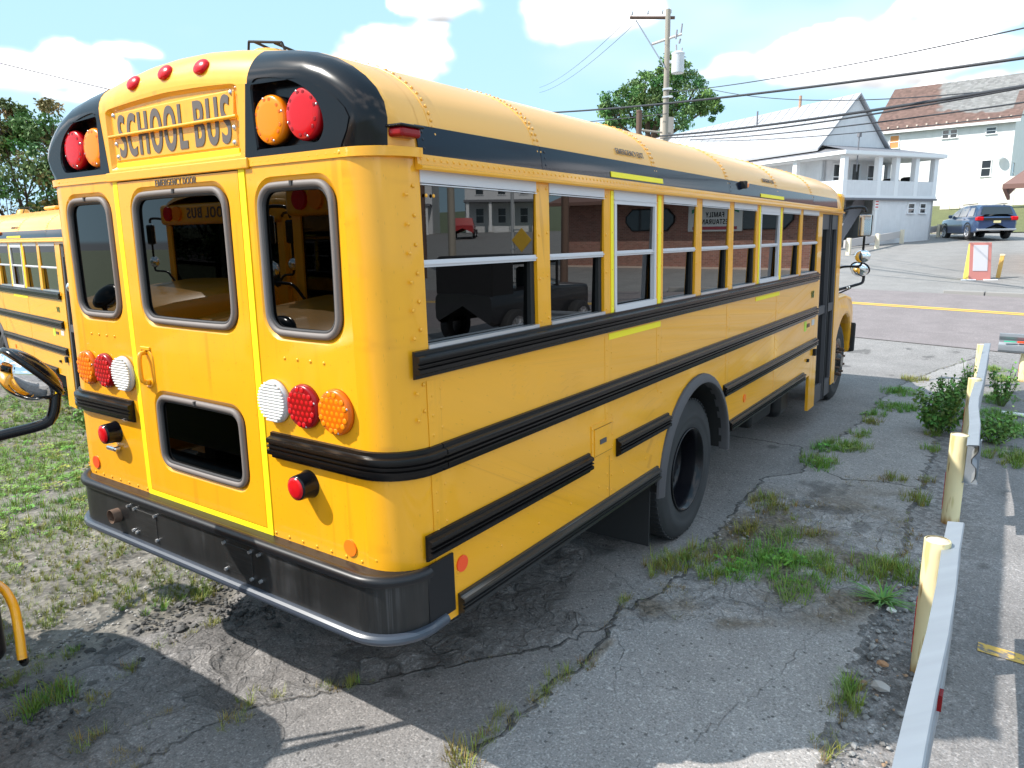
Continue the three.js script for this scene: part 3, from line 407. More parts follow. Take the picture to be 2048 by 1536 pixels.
  for (const sgn of [1, -1]) for (const [z0, z1] of [[-0.185, -0.985], [-0.988, -3.5], [-3.503, -6.1], [-6.103, -7.3]]) {
    const P = [[1.1995, 2.438], [1.199, 2.45], [1.192, 2.50], [1.184, 2.537]]; const row = (z, d) => P.map(([x, y], i) => [sgn * (x + d), y + (i === 3 ? 0 : 0), z]);
    mesh('black_band', [loft([row(z0, 0.004), row(z0, 0.007), row((z0 + z1) / 2, 0.007), row(z1, 0.007), row(z1, 0.004)], 0.4), ...[2.46, 2.49, 2.515].map((y) => rivetAt([sgn * (1.197 - (y - 2.45) * 0.14 + 0.007), y, z0 - 0.03], [sgn, 0.2, 0]))], M.bandBlack, bus);
  }
  // strobe and guard hoops on the roof
  { const h = mesh('roof_beacon', (() => { const g = lathe([[0, 0.105], [0.07, 0.10], [0.10, 0.08], [0.11, 0.03], [0.13, 0.02], [0.13, -0.01]], 24); g.translate(0.03, 2.90, -0.52); return g; })(), M.roofYellow, bus);
    const hoop = (x0, x1, z, t) => { const p = [[x0, 2.88, z], [x0 + 0.045, t, z + 0.01], [x1 - 0.06, t - 0.03, z - 0.01], [x1, 2.88, z - 0.02]]; return [0, 1, 2].map((i) => bar(p[i], p[i + 1], 0.006, 0.006, 6)); };
    mesh('beacon_guard', [hoop(-0.10, 0.21, -0.48, 3.045), hoop(-0.17, 0.10, -0.66, 3.045), bar([-0.02, 3.04, -0.47], [-0.09, 3.04, -0.65], 0.006), bar([0.1, 3.02, -0.49], [0.03, 3.025, -0.67], 0.006)], M.dark, h); }
  mesh('roof_hatch', rbox(-0.3, 0.3, 2.91, 2.965, -3.4, -2.8, 0.03, 3), M.roofYellow, bus); mesh('roof_hatch', rbox(-0.3, 0.3, 2.91, 2.965, -6.3, -5.7, 0.03, 3), M.roofYellow, bus);
  // ---- rear corners and cap
  const angs = Array.from({ length: 9 }, (_, i) => Math.PI / 2 * i / 8);
  for (const sgn of [1, -1]) {
    const rows = angs.map((a) => [0.66, 1.0, 1.5, 2.0, 2.455].map((y) => { const q = capPoint([XS(y), y], [1, 0], crOf(sgn), a); return [sgn * q[0], q[1], q[2]]; }));
    const rR = roofRof(sgn), rRear = roofPts.map((p, i) => capPoint(p, roofN[i], rR[i], Math.PI / 2));
    const cg = mesh('rear_corner_panel', loft(rows, 0.9), M.yellow, bus);
    // black corner cap
    const kMax = roofPts.findIndex((p) => p[0] < 0.57);
    const bl = []; const ids = Array.from({ length: kMax + 1 }, (_, i) => i).filter((i) => i >= 1);
    const aSplit = (i) => Math.asin(clamp((rR[i] - 0.075) / rR[i])); const capAt = (i, a, f) => { const q = capPoint(roofPts[i], roofN[i], rR[i], a); return [sgn * (q[0] + roofN[i][0] * f), q[1] + roofN[i][1] * f, q[2]]; };
    bl.push(loft([ids.map((i) => capAt(i, aSplit(i), 0)), ...Array.from({ length: 9 }, (_, k) => ids.map((i) => capAt(i, mix(aSplit(i), Math.PI / 2, k / 8), 0.0025 * (1 - k / 8))))], 0.9));
    mesh('rear_cap_edge', loft([ids.map((i) => [sgn * roofPts[i][0], roofPts[i][1], -0.215]), ...Array.from({ length: 6 }, (_, k) => ids.map((i) => capAt(i, aSplit(i) * k / 5, 0)))], 0.9), M.roofYellow, bus);
    const out = ids.map((i) => rRear[i]).map((p) => [p[0], p[1]]);
    const face = shape([[0.50, 2.455], [out[0][0], 2.455], ...out, [0.535, out[out.length - 1][1] + 0.002]]);
    const pod = [[0.575, 2.492], [0.6, 2.482], [0.88, 2.482], [0.925, 2.495], [0.945, 2.53], [0.94, 2.575], [0.915, 2.62], [0.87, 2.66], [0.80, 2.695], [0.72, 2.716], [0.64, 2.727], [0.59, 2.728], [0.568, 2.71], [0.562, 2.68]];
    const pc = new THREE.CatmullRomCurve3(pod.map((p) => V(p[0], p[1], 0)), true, 'catmullrom', 0.4).getPoints(48).slice(0, -1).map((p) => [p.x, p.y]);
    face.holes.push(hole(pc));
    const cx = 0.76, cy = 2.6, ins = (p, k) => [cx + (p[0] - cx) * k, cy + (p[1] - cy) * k];
    const gl = [extr(face, 0.004), band(pc.map((p) => [...p, 0.004]), pc.map((p) => [...ins(p, 0.985), -0.004])), band(pc.map((p) => [...ins(p, 0.985), -0.004]), pc.map((p) => [...ins(p, 0.965), -0.055]))];
    const back = new THREE.ShapeGeometry(shape(pc.map((p) => ins(p, 0.967)))); back.translate(0, 0, -0.055); gl.push(back);
    const bk = sgn > 0 ? gl : gl.map(mirrorX);
    const pm = mesh('rear_cap_corner', [...bl, ...bk], M.black, bus);
    lamp(bus, 'warning_lamp', sgn * 0.643, 2.583, -0.05, 0.088, 'amber', 0.05, true); lamp(bus, 'warning_lamp', sgn * 0.828, 2.586, -0.05, 0.091, 'red', 0.05, true);
    // belt of large rivets
    const rv = []; for (let x = 0.5; x < X0R; x += 0.045) rv.push(rivetAt([sgn * x, 2.44, 0.002], [0, 0, 1]).scale(1, 1, 1)); for (let i = 0; i < 10; i++) { const a = i / 9 * Math.PI / 2, q = [XS(2.44) - crOf(sgn) + crOf(sgn) * Math.sin(a), -crOf(sgn) + crOf(sgn) * Math.cos(a)]; const g = dome(0.011, 0.008, 8); g.applyQuaternion(new THREE.Quaternion().setFromUnitVectors(V(0, 1, 0), V(Math.sin(a), 0.1, Math.cos(a)).normalize())); g.translate(q[0], 2.442, q[1]); rv.push(sgn < 0 ? mirrorX(g) : g); }
    mesh('belt_rivets', rv, M.yellow, cg).userData.kind = 'stuff';
    mesh('belt_strip', sweep(cornerPath(sgn, 0.49, -0.17, 0.0015), [[0.001, 2.424], [0.004, 2.425], [0.004, 2.456], [0.001, 2.457]]), M.yellow, bus);
  }
  { // yellow centre of the cap: rounding above, sign field with sunken panel
    const kMax = roofPts.findIndex((p) => p[0] < 0.57), ids = Array.from({ length: roofPts.length - kMax }, (_, i) => i + kMax);
    const full = (a) => [...ids.map((i) => capPoint(roofPts[i], roofN[i], roofR[i], a)), ...ids.slice(0, -1).reverse().map((i) => { const q = capPoint(roofPts[i], roofN[i], roofR[i], a); return [-q[0], q[1], q[2]]; })];
    const top = full(Math.PI / 2).map((p) => [p[0], p[1]]);
    const f = shape([[-0.50, 2.455], [0.50, 2.455], [0.535, top[0][1]], ...top, [-0.535, top[0][1]]]);
    const pan = [[-0.475, 2.478], [-0.45, 2.468], [0, 2.466], [0.45, 2.468], [0.475, 2.478], [0.478, 2.5], [0.482, 2.705], [0.472, 2.722], [0.44, 2.730], [0.25, 2.741], [0, 2.748], [-0.25, 2.741], [-0.44, 2.730], [-0.472, 2.722], [-0.482, 2.705], [-0.478, 2.5]];
    const pc = new THREE.CatmullRomCurve3(pan.map((p) => V(p[0], p[1], 0)), true, 'catmullrom', 0.25).getPoints(60).slice(0, -1).map((p) => [p.x, p.y]); f.holes.push(hole(pc));
    const ins = (p) => [p[0] * 0.955, 2.61 + (p[1] - 2.61) * 0.90]; const inner = pc.map(ins);
    const back = new THREE.ShapeGeometry(shape(inner)); back.translate(0, 0, -0.013);
    const cap = mesh('rear_cap', [loft(angs.map(full), 0.9), extr(f, 0.003), band(pc.map((p) => [...p, 0.003]), inner.map((p) => [...p, -0.013]), 0.4), back], M.yellow, bus);
    const plate = mesh('sign_plate', rbox(-0.448, 0.448, 2.503, 2.714, -0.03, -0.008, 0.008), M.yellow, bus);
    const tx = text('SCHOOL BUS', 0.82, 0.180, 0.003); tx.translate(0.005, 2.610, -0.008); mesh('lettering', tx, M.letters, plate);
    mesh('sign_bar', [bar([-0.465, 2.612, 0.004], [0.468, 2.612, 0.004], 0.0075), bar([0.452, 2.612, 0.004], [0.452, 2.70, -0.004], 0.005)], M.yellow, cap);
    [[-0.43, 2.702], [0.43, 2.702], [-0.43, 2.58], [0.435, 2.575], [-0.425, 2.525], [0.43, 2.52]].forEach(([x, y]) => { const d = dome(0.011, 0.01, 7); d.rotateX(Math.PI / 2); d.translate(x, y, -0.009); mesh('sign_clip', d, M.alu, cap); });
    mesh('reflective_tape', box(-0.45, 0.45, 2.473, 2.499, -0.014, -0.0085), M.tape, cap);
    for (const [x, y] of [[-0.247, 2.818], [-0.003, 2.829], [0.248, 2.818]]) { const g = new THREE.SphereGeometry(0.042, 20, 12); g.scale(1.05, 0.8, 0.4); g.rotateX(-0.5); g.translate(x, y, -0.012); const ml = mesh('clearance_lamp', g, M.red, cap); const b = new THREE.TorusGeometry(0.043, 0.008, 6, 24); b.rotateX(-0.75); b.scale(1, 0.86, 1); b.translate(x, y + 0.24 * 0, -0.058); }
  }
  // ---- rear face, door and windows
  const winHole = (s, pts) => s.holes.push(hole(pts));
  function gasketWindow(parent, x0, x1, y0, y1, r, z, nm) { const pts = rrectPts(x0, x1, y0, y1, r, 6), big = rrectPts(x0 - 0.034, x1 + 0.034, y0 - 0.032, y1 + 0.034, r + 0.03, 6);
    const w = mesh(nm, ringTube(pts, z - 0.004, 0.014, 10), M.gasket, parent); mesh('inner_gasket', ringTube(rrectPts(x0 + 0.014, x1 - 0.014, y0 + 0.014, y1 - 0.014, r - 0.01, 6), z - 0.006, 0.008, 8), M.rubber, w);
    const gl = extr(shape(pts), 0.004); gl.translate(0, 0, z - 0.016); mesh('pane', gl, M.glassRear, w);
    mesh('joint_clip', box((x0 + x1) / 2 - 0.006, (x0 + x1) / 2 + 0.006, y1 - 0.004, y1 + 0.014, z, z + 0.014), M.rubber, w);
    return [big, band(big.map((p) => [...p, z]), pts.map((p) => [...p, z - 0.022]), 0.5), band(big.map((p) => [...p, z]), rrectPts(x0 - 0.026, x1 + 0.026, y0 - 0.025, y1 + 0.026, r + 0.022, 6).map((p) => [...p, z - 0.014]), 0.3)]; }
  { const s = shape([[-(XS(0.9) - crOf(-1)) - 0.001, 0.90], [XS(0.9) - CR + 0.001, 0.90], [XS(2.455) - CR + 0.001, 2.455], [-(XS(2.455) - crOf(-1)) - 0.001, 2.455]]); winHole(s, [[-0.452, 0.95], [0.452, 0.95], [0.452, 2.43], [-0.452, 2.43]]);
    const panel = new THREE.Group(); const parts = [];
    for (const sg of [1, -1]) { const [big, b1] = gasketWindow(bus, sg > 0 ? 0.562 : -0.940, sg > 0 ? 0.958 : -0.562, 1.80, 2.348, 0.075, 0, 'rear_window'); winHole(s, big); parts.push(b1); }
    const rear = mesh('rear_panel', [extr(s, 0.002).translate(0, 0, -0.002), ...parts], M.yellow, bus);
    mesh('door_frame_gap', box(-0.6, 0.6, 0.9, 2.45, -0.06, -0.05), M.dark, bus);
    const rv = []; for (const sg of [1, -1]) { for (let i = 0; i < 4; i++) rv.push(rivetAt([sg * (0.64 + i * 0.075), 1.70, 0], [0, 0, 1])); for (let x = 0.5; x < X0R + 0.02; x += 0.085) rv.push(rivetAt([sg * x, 0.945, 0], [0, 0, 1])); for (let i = 1; i < 6; i++) { const a = i / 6 * Math.PI / 2; rv.push(rivetAt([sg * (X0R + CR * Math.sin(a)), 0.965, -CR + CR * Math.cos(a)], [sg * Math.sin(a), 0, Math.cos(a)])); } }
    mesh('rear_rivets', rv, M.yellow, rear).userData.kind = 'stuff';
    // dents
    mesh('lintel_strip', rbox(-0.52, 0.52, 2.418, 2.458, 0, 0.014, 0.005), M.yellow, bus);
    // door
    const ds = shape([[-0.445, 0.957], [0.445, 0.957], [0.445, 2.414], [-0.445, 2.414]]); const dp = [];
    const door = new THREE.Mesh(); door.name = 'emergency_door';
    for (const [a, b, c, d, r] of [[-0.325, 0.345, 1.80, 2.352, 0.075], [-0.305, 0.325, 1.112, 1.44, 0.06]]) { const [big, b1] = gasketWindow(bus, a, b, c, d, r, 0.004, 'door_window'); winHole(ds, big); dp.push(b1); }
    door.geometry = join([extr(ds, 0.006).translate(0, 0, -0.002), ...dp]); door.material = M.yellow; door.castShadow = door.receiveShadow = true; bus.add(door);
    const tx = text('EMERGENCY DOOR', 0.30, 0.027, 0.003, fontReg); tx.translate(0.02, 2.396, 0.004); mesh('lettering', tx, M.letters, door);
    const hp = rrectPts(-0.42, -0.31, 1.48, 1.66, 0.05, 5); mesh('handle_pocket', [ringTube(hp, 0.004, 0.006, 6)], M.yellow, door);
    mesh('door_handle', [tube([[-0.365, 1.645, 0.006], [-0.362, 1.635, 0.035], [-0.36, 1.57, 0.042], [-0.358, 1.515, 0.038], [-0.357, 1.505, 0.006]], 0.011, 8, 24), rbox(-0.38, -0.345, 1.49, 1.515, 0.004, 0.03, 0.008), rbox(-0.40, -0.32, 1.655, 1.672, 0.002, 0.012, 0.004)], M.yellow, door);
    mesh('reflective_tape', [box(0.449, 0.485, 0.925, 2.418, 0.0005, 0.004), box(-0.485, -0.449, 0.955, 2.418, 0.0005, 0.004), box(-0.478, 0.449, 0.925, 0.953, 0.0005, 0.0042)], M.tape, bus);
  }
  // lamps on the rear
  for (const sg of [1, -1]) {
    lamp(bus, 'tail_lamp', sg * 0.572, 1.522, 0, 0.088, 'white', 0.03); lamp(bus, 'tail_lamp', sg * 0.748, 1.522, 0, 0.088, 'red', 0.03); lamp(bus, 'tail_lamp', sg * 0.926, 1.522, 0, 0.088, 'amber', 0.03);
    const b = (() => { const g = lathe([[0, 0.07], [0.040, 0.07], [0.048, 0.068], [0.050, 0.06], [0.052, 0.02], [0.058, 0.0]], 28); g.rotateX(Math.PI / 2); g.translate(sg * 0.735, 1.205, 0); return g; })(); const bl = mesh('marker_lamp_housing', b, M.black, bus);
    const l = (() => { const g = lathe([[0, 0.078], [0.03, 0.077], [0.044, 0.071], [0.044, 0.06]], 28); g.rotateX(Math.PI / 2); g.translate(sg * 0.735, 1.205, 0); return g; })(); mesh('lens', l, M.red, bl);
    if (sg < 0) mesh('plate_lamp', rbox(-0.79, -0.70, 1.11, 1.135, 0, 0.04, 0.012), M.chrome, bus);
    const g = new THREE.CylinderGeometry(0.033, 0.033, 0.006, 28); g.rotateX(Math.PI / 2); g.translate(sg > 0 ? 0.952 : -0.985, 0.958 + (sg > 0 ? 0.03 : 0.045), 0.003); mesh('reflector', g, sg > 0 ? M.orange2 : M.orange, bus);
  }
  // ---- bumper
  { const path = []; const zb = 0.082; const Pth = (sgn) => { const o = [], r = sgn > 0 ? 0.20 : 0.27, x1 = sgn > 0 ? 1.252 : 1.19; for (let i = 0; i <= 10; i++) { const a = Math.PI / 2 * i / 10; o.push([sgn * (x1 - r + r * Math.sin(a)), zb - r + r * Math.cos(a), sgn * Math.sin(a), Math.cos(a)]); } return o; };
    const R = Pth(1), Lp = Pth(-1).reverse(); const all = [...Lp, ...Array.from({ length: 7 }, (_, i) => [mix(-0.92, 1.052, (i + 1) / 8), zb, 0, 1]), ...R];
    const pr = (o, y0, y1) => [[-0.03, y0], [o, y0], [o, y1], [-0.03, y1]];
    const bm = mesh('rear_bumper', sweep(all, [[-0.02, 0.69], [-0.006, 0.70], [-0.006, 0.90]]), M.bumper, bus);
    mesh('bumper_top_roll', sweep(all, Array.from({ length: 9 }, (_, i) => { const a = -0.6 + i / 8 * 3.2; return [-0.012 + 0.026 * Math.cos(a), 0.915 + 0.024 * Math.sin(a)]; }).concat([[-0.12, 0.93]])), M.bumperPlain, bm);
    mesh('bumper_tube', sweep(all, Array.from({ length: 13 }, (_, i) => { const a = i / 12 * Math.PI * 2; return [0.0 + 0.024 * Math.cos(a), 0.690 + 0.022 * Math.sin(a)]; })), M.bumperTube, bm);
    for (const sg of [1, -1]) { mesh('bumper_end', sbox(-0.108, -0.262, 0.70, 0.94, 0.004, 0.012, sg), M.bumperPlain, bm); mesh('bumper_tube', bar([sg * 1.252, 0.69, -0.116], [sg * 1.25, 0.69, -0.20], 0.022), M.bumperTube, bm); }
    for (const x of [-0.40, 0.33]) { mesh('hitch_cover', rbox(x - 0.095, x + 0.095, 0.742, 0.868, zb - 0.008, zb - 0.0035, 0.002), M.bumper, bm); const bo = [[-0.09, 0.868], [0.09, 0.868], [-0.09, 0.745], [0.09, 0.745], [x > 0 ? 0.15 : -0.15, 0.87], [x > 0 ? 0.15 : -0.12, 0.75]]; bo.forEach(([dx, y]) => { const g = new THREE.CylinderGeometry(0.008, 0.009, 0.012, 6); g.rotateX(Math.PI / 2); g.translate(x + dx, y, zb); mesh('bolt', g, M.alu, bm); }); }
    mesh('exhaust_pipe', [(() => { const g = lathe([[0.034, -0.2], [0.036, 0.035], [0.033, 0.035], [0.031, -0.19]], 24); g.rotateX(Math.PI / 2); g.translate(-0.66, 0.80, zb); return g; })()], M.rust, bm);
  }
  // ---- chassis underneath
  mesh('chassis', [rbox(-0.72, 0.72, 0.70, 0.78, -7.6, -0.02, 0.01), box(-0.5, -0.38, 0.5, 0.7, -9.2, -0.1), box(0.38, 0.5, 0.5, 0.7, -9.2, -0.1), bar([-0.9, 0.5, AZ - 0.07], [0.9, 0.5, AZ - 0.07], 0.09, 0.09, 14), new THREE.SphereGeometry(0.2, 16, 10).translate(0, 0.5, AZ - 0.07), rbox(0.55, 1.05, 0.35, 0.68, -5.6, -4.9, 0.05), bar([-1, 0.5, -8.4], [1, 0.5, -8.4], 0.06)], M.dark, bus);
  mesh('fuel_tank', rbox(0.60, 1.10, 0.28, 0.70, -6.1, -5.7, 0.08, 3), M.bumperPlain, bus);
  // ---- inside
  mesh('floor', box(-1.16, 1.16, 1.17, 1.19, -7.6, -0.06), M.inner, bus);
  mesh('ceiling', loft([sec(-0.22, -0.04), sec(-7.3, -0.04)], 0.5), M.inner, bus);
  for (const sg of [1, -1]) mesh('inner_wall', sbox(-0.17, -6.55, 1.19, 1.72, -0.06, -0.05, sg), M.inner, bus);
  for (let k = 0; k < 9; k++) for (const sg of [1, -1]) { const z = -0.75 - k * 0.7; if (sg > 0 && k > 7) continue; const g = [rbox(0.2, 1.12, 1.36, 1.98, z - 0.02, z + 0.08, 0.06, 3), rbox(0.2, 1.12, 1.28, 1.42, z - 0.4, z, 0.05, 2), box(0.25, 0.29, 1.19, 1.3, z - 0.3, z - 0.26)]; mesh('seat', sg < 0 ? g.map(mirrorX) : g, M.seat, bus); }
  // ---- entrance door
  { const d = mesh('entrance_door', [sbox(-6.61, -6.66, 0.27, 2.36, -0.06, -0.01), sbox(-6.99, -7.07, 0.27, 2.36, -0.06, 0.004), sbox(-7.40, -7.46, 0.27, 2.36, -0.06, -0.01), sbox(-6.61, -7.46, 2.2, 2.36, -0.06, -0.012), sbox(-6.61, -7.46, 0.27, 0.46, -0.06, -0.01), sbox(-6.61, -7.46, 1.27, 1.36, -0.06, -0.012)], M.flare, bus);
    mesh('door_pane', [sbox(-6.66, -6.99, 0.46, 2.2, -0.04, -0.035), sbox(-7.07, -7.40, 0.46, 2.2, -0.04, -0.035)], M.glass, d); mesh('door_seal', sbox(-7.015, -7.045, 0.27, 2.36, -0.01, 0.012), M.dark, d); }
  // ---- cab front, bonnet, wings
  { mesh('cab_front', [box(-1.19, 1.19, 0.8, 1.62, -7.72, -7.64), box(-1.19, -1.08, 1.6, 2.42, -7.72, -7.64), box(1.08, 1.19, 1.6, 2.42, -7.72, -7.64), rbox(-1.19, 1.19, 2.36, 2.62, -7.80, -7.6, 0.05)], M.yellow, bus);
    const ws = mesh('windscreen', box(-1.08, 1.08, 1.62, 2.37, -7.70, -7.69), M.glassRear, bus); mesh('windscreen_pillar', box(-0.03, 0.03, 1.62, 2.37, -7.715, -7.685), M.black, ws);
    const sg_ = text('SCHOOL BUS', 1.1, 0.13, 0.003); sg_.rotateY(Math.PI); sg_.translate(0, 2.5, -7.802); mesh('lettering', sg_, M.letters, bus);
    for (const s of [-1, 1]) { const b = (x, k) => { const g = new THREE.CylinderGeometry(0.09, 0.09, 0.03, 28); g.rotateX(Math.PI / 2); g.translate(s * x, 2.5, -7.815); return mesh('warning_lamp', g, k, bus); }; b(0.75, M.amber); b(0.96, M.red); }
    const secH = (z, w, yt, yb, c) => [[w, yb, z], [w * 1.0, yt - 0.25, z], [w * 0.99, yt - 0.12, z], [w * 0.93, yt - 0.03, z], [w * 0.8, yt + 0.01, z], [w * 0.4, yt + c, z], [0, yt + c + 0.01, z]];
    const full = (...a) => { const h = secH(...a); return [...h, ...h.slice(0, -1).reverse().map((p) => [-p[0], p[1], p[2]])]; };
    mesh('bonnet', loft([full(-7.68, 1.02, 1.66, 0.9, 0.03), full(-8.2, 0.97, 1.62, 0.9, 0.03), full(-8.9, 0.9, 1.55, 0.85, 0.03), full(-9.3, 0.84, 1.47, 0.8, 0.025), full(-9.42, 0.78, 1.40, 0.8, 0.02), full(-9.46, 0.70, 1.28, 0.8, 0.01)], 0.6), M.yellow, bus);
    mesh('grille', [rbox(-0.62, 0.62, 0.82, 1.25, -9.49, -9.44, 0.03), ...Array.from({ length: 7 }, (_, i) => box(-0.58, 0.58, 0.86 + i * 0.055, 0.875 + i * 0.055, -9.5, -9.48))], M.black, bus);
    for (const s of [1, -1]) {
      const wp = [[7.66, 0.42], [7.66, 1.36], [7.9, 1.40], [8.3, 1.40], [8.7, 1.34], [9.05, 1.22], [9.3, 1.02], [9.42, 0.80], [9.42, 0.62], [9.05, 0.60]]; const ar = []; for (let i = 0; i <= 12; i++) { const a = Math.PI * (i / 12) * 0.98 + 0.06; ar.push([8.4 + 0.62 * Math.cos(a), 0.5 + 0.62 * Math.sin(a)]); }
      const sh = shape([...wp, ...ar, [7.78, 0.42]]); const g = extr(sh, 0.34, { bevelEnabled: true, bevelSize: 0.05, bevelThickness: 0.06, bevelSegments: 3, bevelOffset: -0.05 });
      const gg = mapGeo(g, (a, b, c) => [s * (0.80 + c - sstep(8.6, 9.5, a) * 0.08 * (c > 0.2 ? 1 : 0)), b, -a], s > 0); mesh('wing', gg, M.yellow, bus);
      addWheel(bus, s, s * 1.13, -8.4, false);
      mesh('mud_guard', (() => { const q = rbox(0.92, 1.22, 0.55, 0.95, -9.08, -9.03, 0.03); return s < 0 ? mirrorX(q) : q; })(), M.mudflap, bus);
      const hl = mesh('headlamp', rbox(s > 0 ? 0.66 : -0.86, s > 0 ? 0.86 : -0.66, 0.95, 1.15, -9.5, -9.40, 0.05, 3), M.white, bus);
      // rear-view mirrors on a bracket
      const mx = s * 1.43; const arm = mesh('mirror_arm', tube([[s * 1.18, 2.42, -7.72], [s * 1.27, 2.45, -7.76], [s * 1.40, 2.45, -7.8], [mx, 2.40, -7.8]], 0.016, 8, 20), M.black, bus); mesh('mirror_strut', tube([[mx, 2.12, -7.8], [mx, 2.0, -7.8], [mx, 1.93, -7.8]], 0.014), M.black, arm); mesh('mirror_strut', tube([[mx, 1.82, -7.8], [s * 1.40, 1.77, -7.8], [s * 1.2, 1.75, -7.76], [s * 1.05, 1.62, -7.75]], 0.014, 8, 20), M.black, arm);
      mesh('flat_mirror', rbox(Math.min(mx - 0.075, mx + 0.075), mx + 0.075, 2.115, 2.375, -7.83, -7.78, 0.03, 3), M.black, arm); mesh('mirror_glass', rbox(mx - 0.066, mx + 0.066, 2.125, 2.365, -7.785, -7.777, 0.01), M.chrome, arm);
      const eg = new THREE.SphereGeometry(0.09, 20, 14); eg.scale(1, 0.85, 0.5); eg.translate(mx, 1.885, -7.79); mesh('convex_mirror', eg, M.chrome, arm);
      // egg-shaped crossing mirror at the wing
      const cm = mesh('crossing_mirror_arm', [tube([[s * 0.80, 1.28, -9.15], [s * 0.88, 1.36, -9.35], [s * 1.06, 1.42, -9.62], [s * 1.145, 1.46, -9.76], [s * 1.15, 1.58, -9.80]], 0.021, 10, 40), tube([[s * 0.72, 1.16, -9.2], [s * 0.85, 1.28, -9.4], [s * 1.02, 1.385, -9.62]], 0.012, 8, 20)], M.black, bus);
      const wr = [0.94, 0.96].map((t) => 0); const band1 = (p, q) => bar(p, q, 0.0225, 0.0225, 10); mesh('arm_band', [band1([s * 0.975, 1.389, -9.493], [s * 0.985, 1.3925, -9.508]), band1([s * 0.998, 1.397, -9.527], [s * 1.008, 1.4005, -9.542])], M.white, cm);
      const axis = V(s * -0.12, -0.66, 0.74).normalize(), q = new THREE.Quaternion().setFromUnitVectors(V(0, 1, 0), axis), ctr = [s * 1.10, 1.655, -9.745];
      const hs = new THREE.SphereGeometry(0.125, 28, 16, 0, Math.PI * 2, 0, Math.PI / 2); hs.scale(1, 0.92, 1); hs.applyQuaternion(q); hs.translate(...ctr); mesh('crossing_mirror', hs, M.chrome, cm);
      const hb = new THREE.SphereGeometry(0.127, 24, 12, 0, Math.PI * 2, Math.PI / 2, Math.PI / 2); hb.scale(1, 0.4, 1); hb.applyQuaternion(q); hb.translate(...ctr); const rim = new THREE.TorusGeometry(0.125, 0.014, 8, 32); rim.rotateX(Math.PI / 2); rim.applyQuaternion(q); rim.translate(...ctr); mesh('mirror_shell', [hb, rim], M.black, cm);
    }
    mesh('front_bumper', [rbox(-1.0, 1.0, 0.46, 0.74, -9.56, -9.42, 0.06, 3)], M.bumperPlain, bus);
    mesh('crossing_arm', [tube([[0.72, 0.74, -9.60], [0.90, 0.735, -9.60], [1.02, 0.70, -9.585], [1.09, 0.63, -9.565], [1.125, 0.52, -9.55]], 0.018, 8, 24)], M.yellow, bus); mesh('crossing_arm_tip', tube([[1.126, 0.515, -9.55], [1.11, 0.492, -9.56], [1.06, 0.475, -9.58], [0.98, 0.47, -9.6]], 0.014, 8, 20), M.dark, bus);
  }
  return bus;
}
const busA = buildBus('school_bus'); tag(busA, 'large yellow school bus in the foreground, seen from its rear right corner', 'school bus', 'school buses parked in the yard');
function busCopy(x, y, z, turn, label) { const c = busA.clone(); c.name = numbered('school_bus'); c.position.set(x, y, z); c.rotation.y = turn; scene.add(c); c.userData = {}; return tag(c, label, 'school bus', 'school buses parked in the yard'); }
busCopy(-13.2, -0.22, -4.68, -1.715, 'yellow school bus parked crosswise behind the nearest bus, under the left tree');
const busC = busCopy(-1.29, 0, 10.30, 0, 'yellow school bus at the left edge, only its crossing mirror and arm showing');
busCopy(-5.2, 0, 11.4, 0, 'yellow school bus outside the left edge, mirrored in the emergency door window');
// ---------- guard rails and bollards on the right
const bollardTex = tex(256, 256, (u, v) => { const n = fbm(u * 10, v * 10, 4), d = sstep(0.62, 0.75, n) * 0.12, rust = sstep(0.05, 0.0, v - 0.03 * fbm(u * 20, 1, 2)) + sstep(0.74, 0.8, fbm(u * 14 + 5, v * 9, 3)) * 0.6; const c = [0.92 - d, 0.86 - d, 0.68 - d * 1.3]; return [mix(c[0], 0.55, clamp(rust)), mix(c[1], 0.36, clamp(rust)), mix(c[2], 0.16, clamp(rust))]; });
const bollardMat = new THREE.MeshStandardMaterial({ map: bollardTex, roughness: 0.62 });
const concreteTop = std([0.5, 0.44, 0.37], 0.9);
const galvTex = tex(512, 256, (u, v, i, j) => { const n = fbm(u * 30, v * 30, 3), m = fbm(u * 5, v * 6, 3), s = 0; const L = 0.58 + 0.05 * (n - 0.5) + 0.02 * (m - 0.5); return [L * 0.95, L * 0.99, L * 1.04]; });
const galv = new THREE.MeshStandardMaterial({ map: galvTex, roughness: 0.5, metalness: 0.25 });
function bollard(x, z, h, r, label, tilt = [0, 0]) { const b = thing('bollard', label, 'bollard', [x, TH(x, z), z], 0, 'yellow bollards carrying the guard rail'); b.rotation.set(tilt[0], 0, tilt[1]); const g = lathe([[r, -0.1], [r, h - 0.004], [r - 0.004, h], [r - 0.007, h + 0.001]], 28); mesh('pipe', g, bollardMat, b); mesh('concrete_fill', lathe([[0, h + 0.006], [r * 0.5, h + 0.003], [r - 0.007, h - 0.006]], 24), concreteTop, b); mesh('reflective_strip', box(-r - 0.003, -r + 0.004, h * 0.12, h * 0.55, -0.006, 0.006), M.red, b); return b; }
bollard(2.775, -2.06, 0.70, 0.058, 'pale yellow bollard nearest the camera beside the guard rail');
bollard(2.735, -4.37, 0.68, 0.060, 'pale yellow bollard at the cut end of the far guard rail');
bollard(2.725, -6.80, 0.70, 0.058, 'pale yellow bollard standing against the leafy weed bush');
bollard(2.672, -10.3, 0.60, 0.060, 'pale yellow bollard farthest along the rail, near the street');
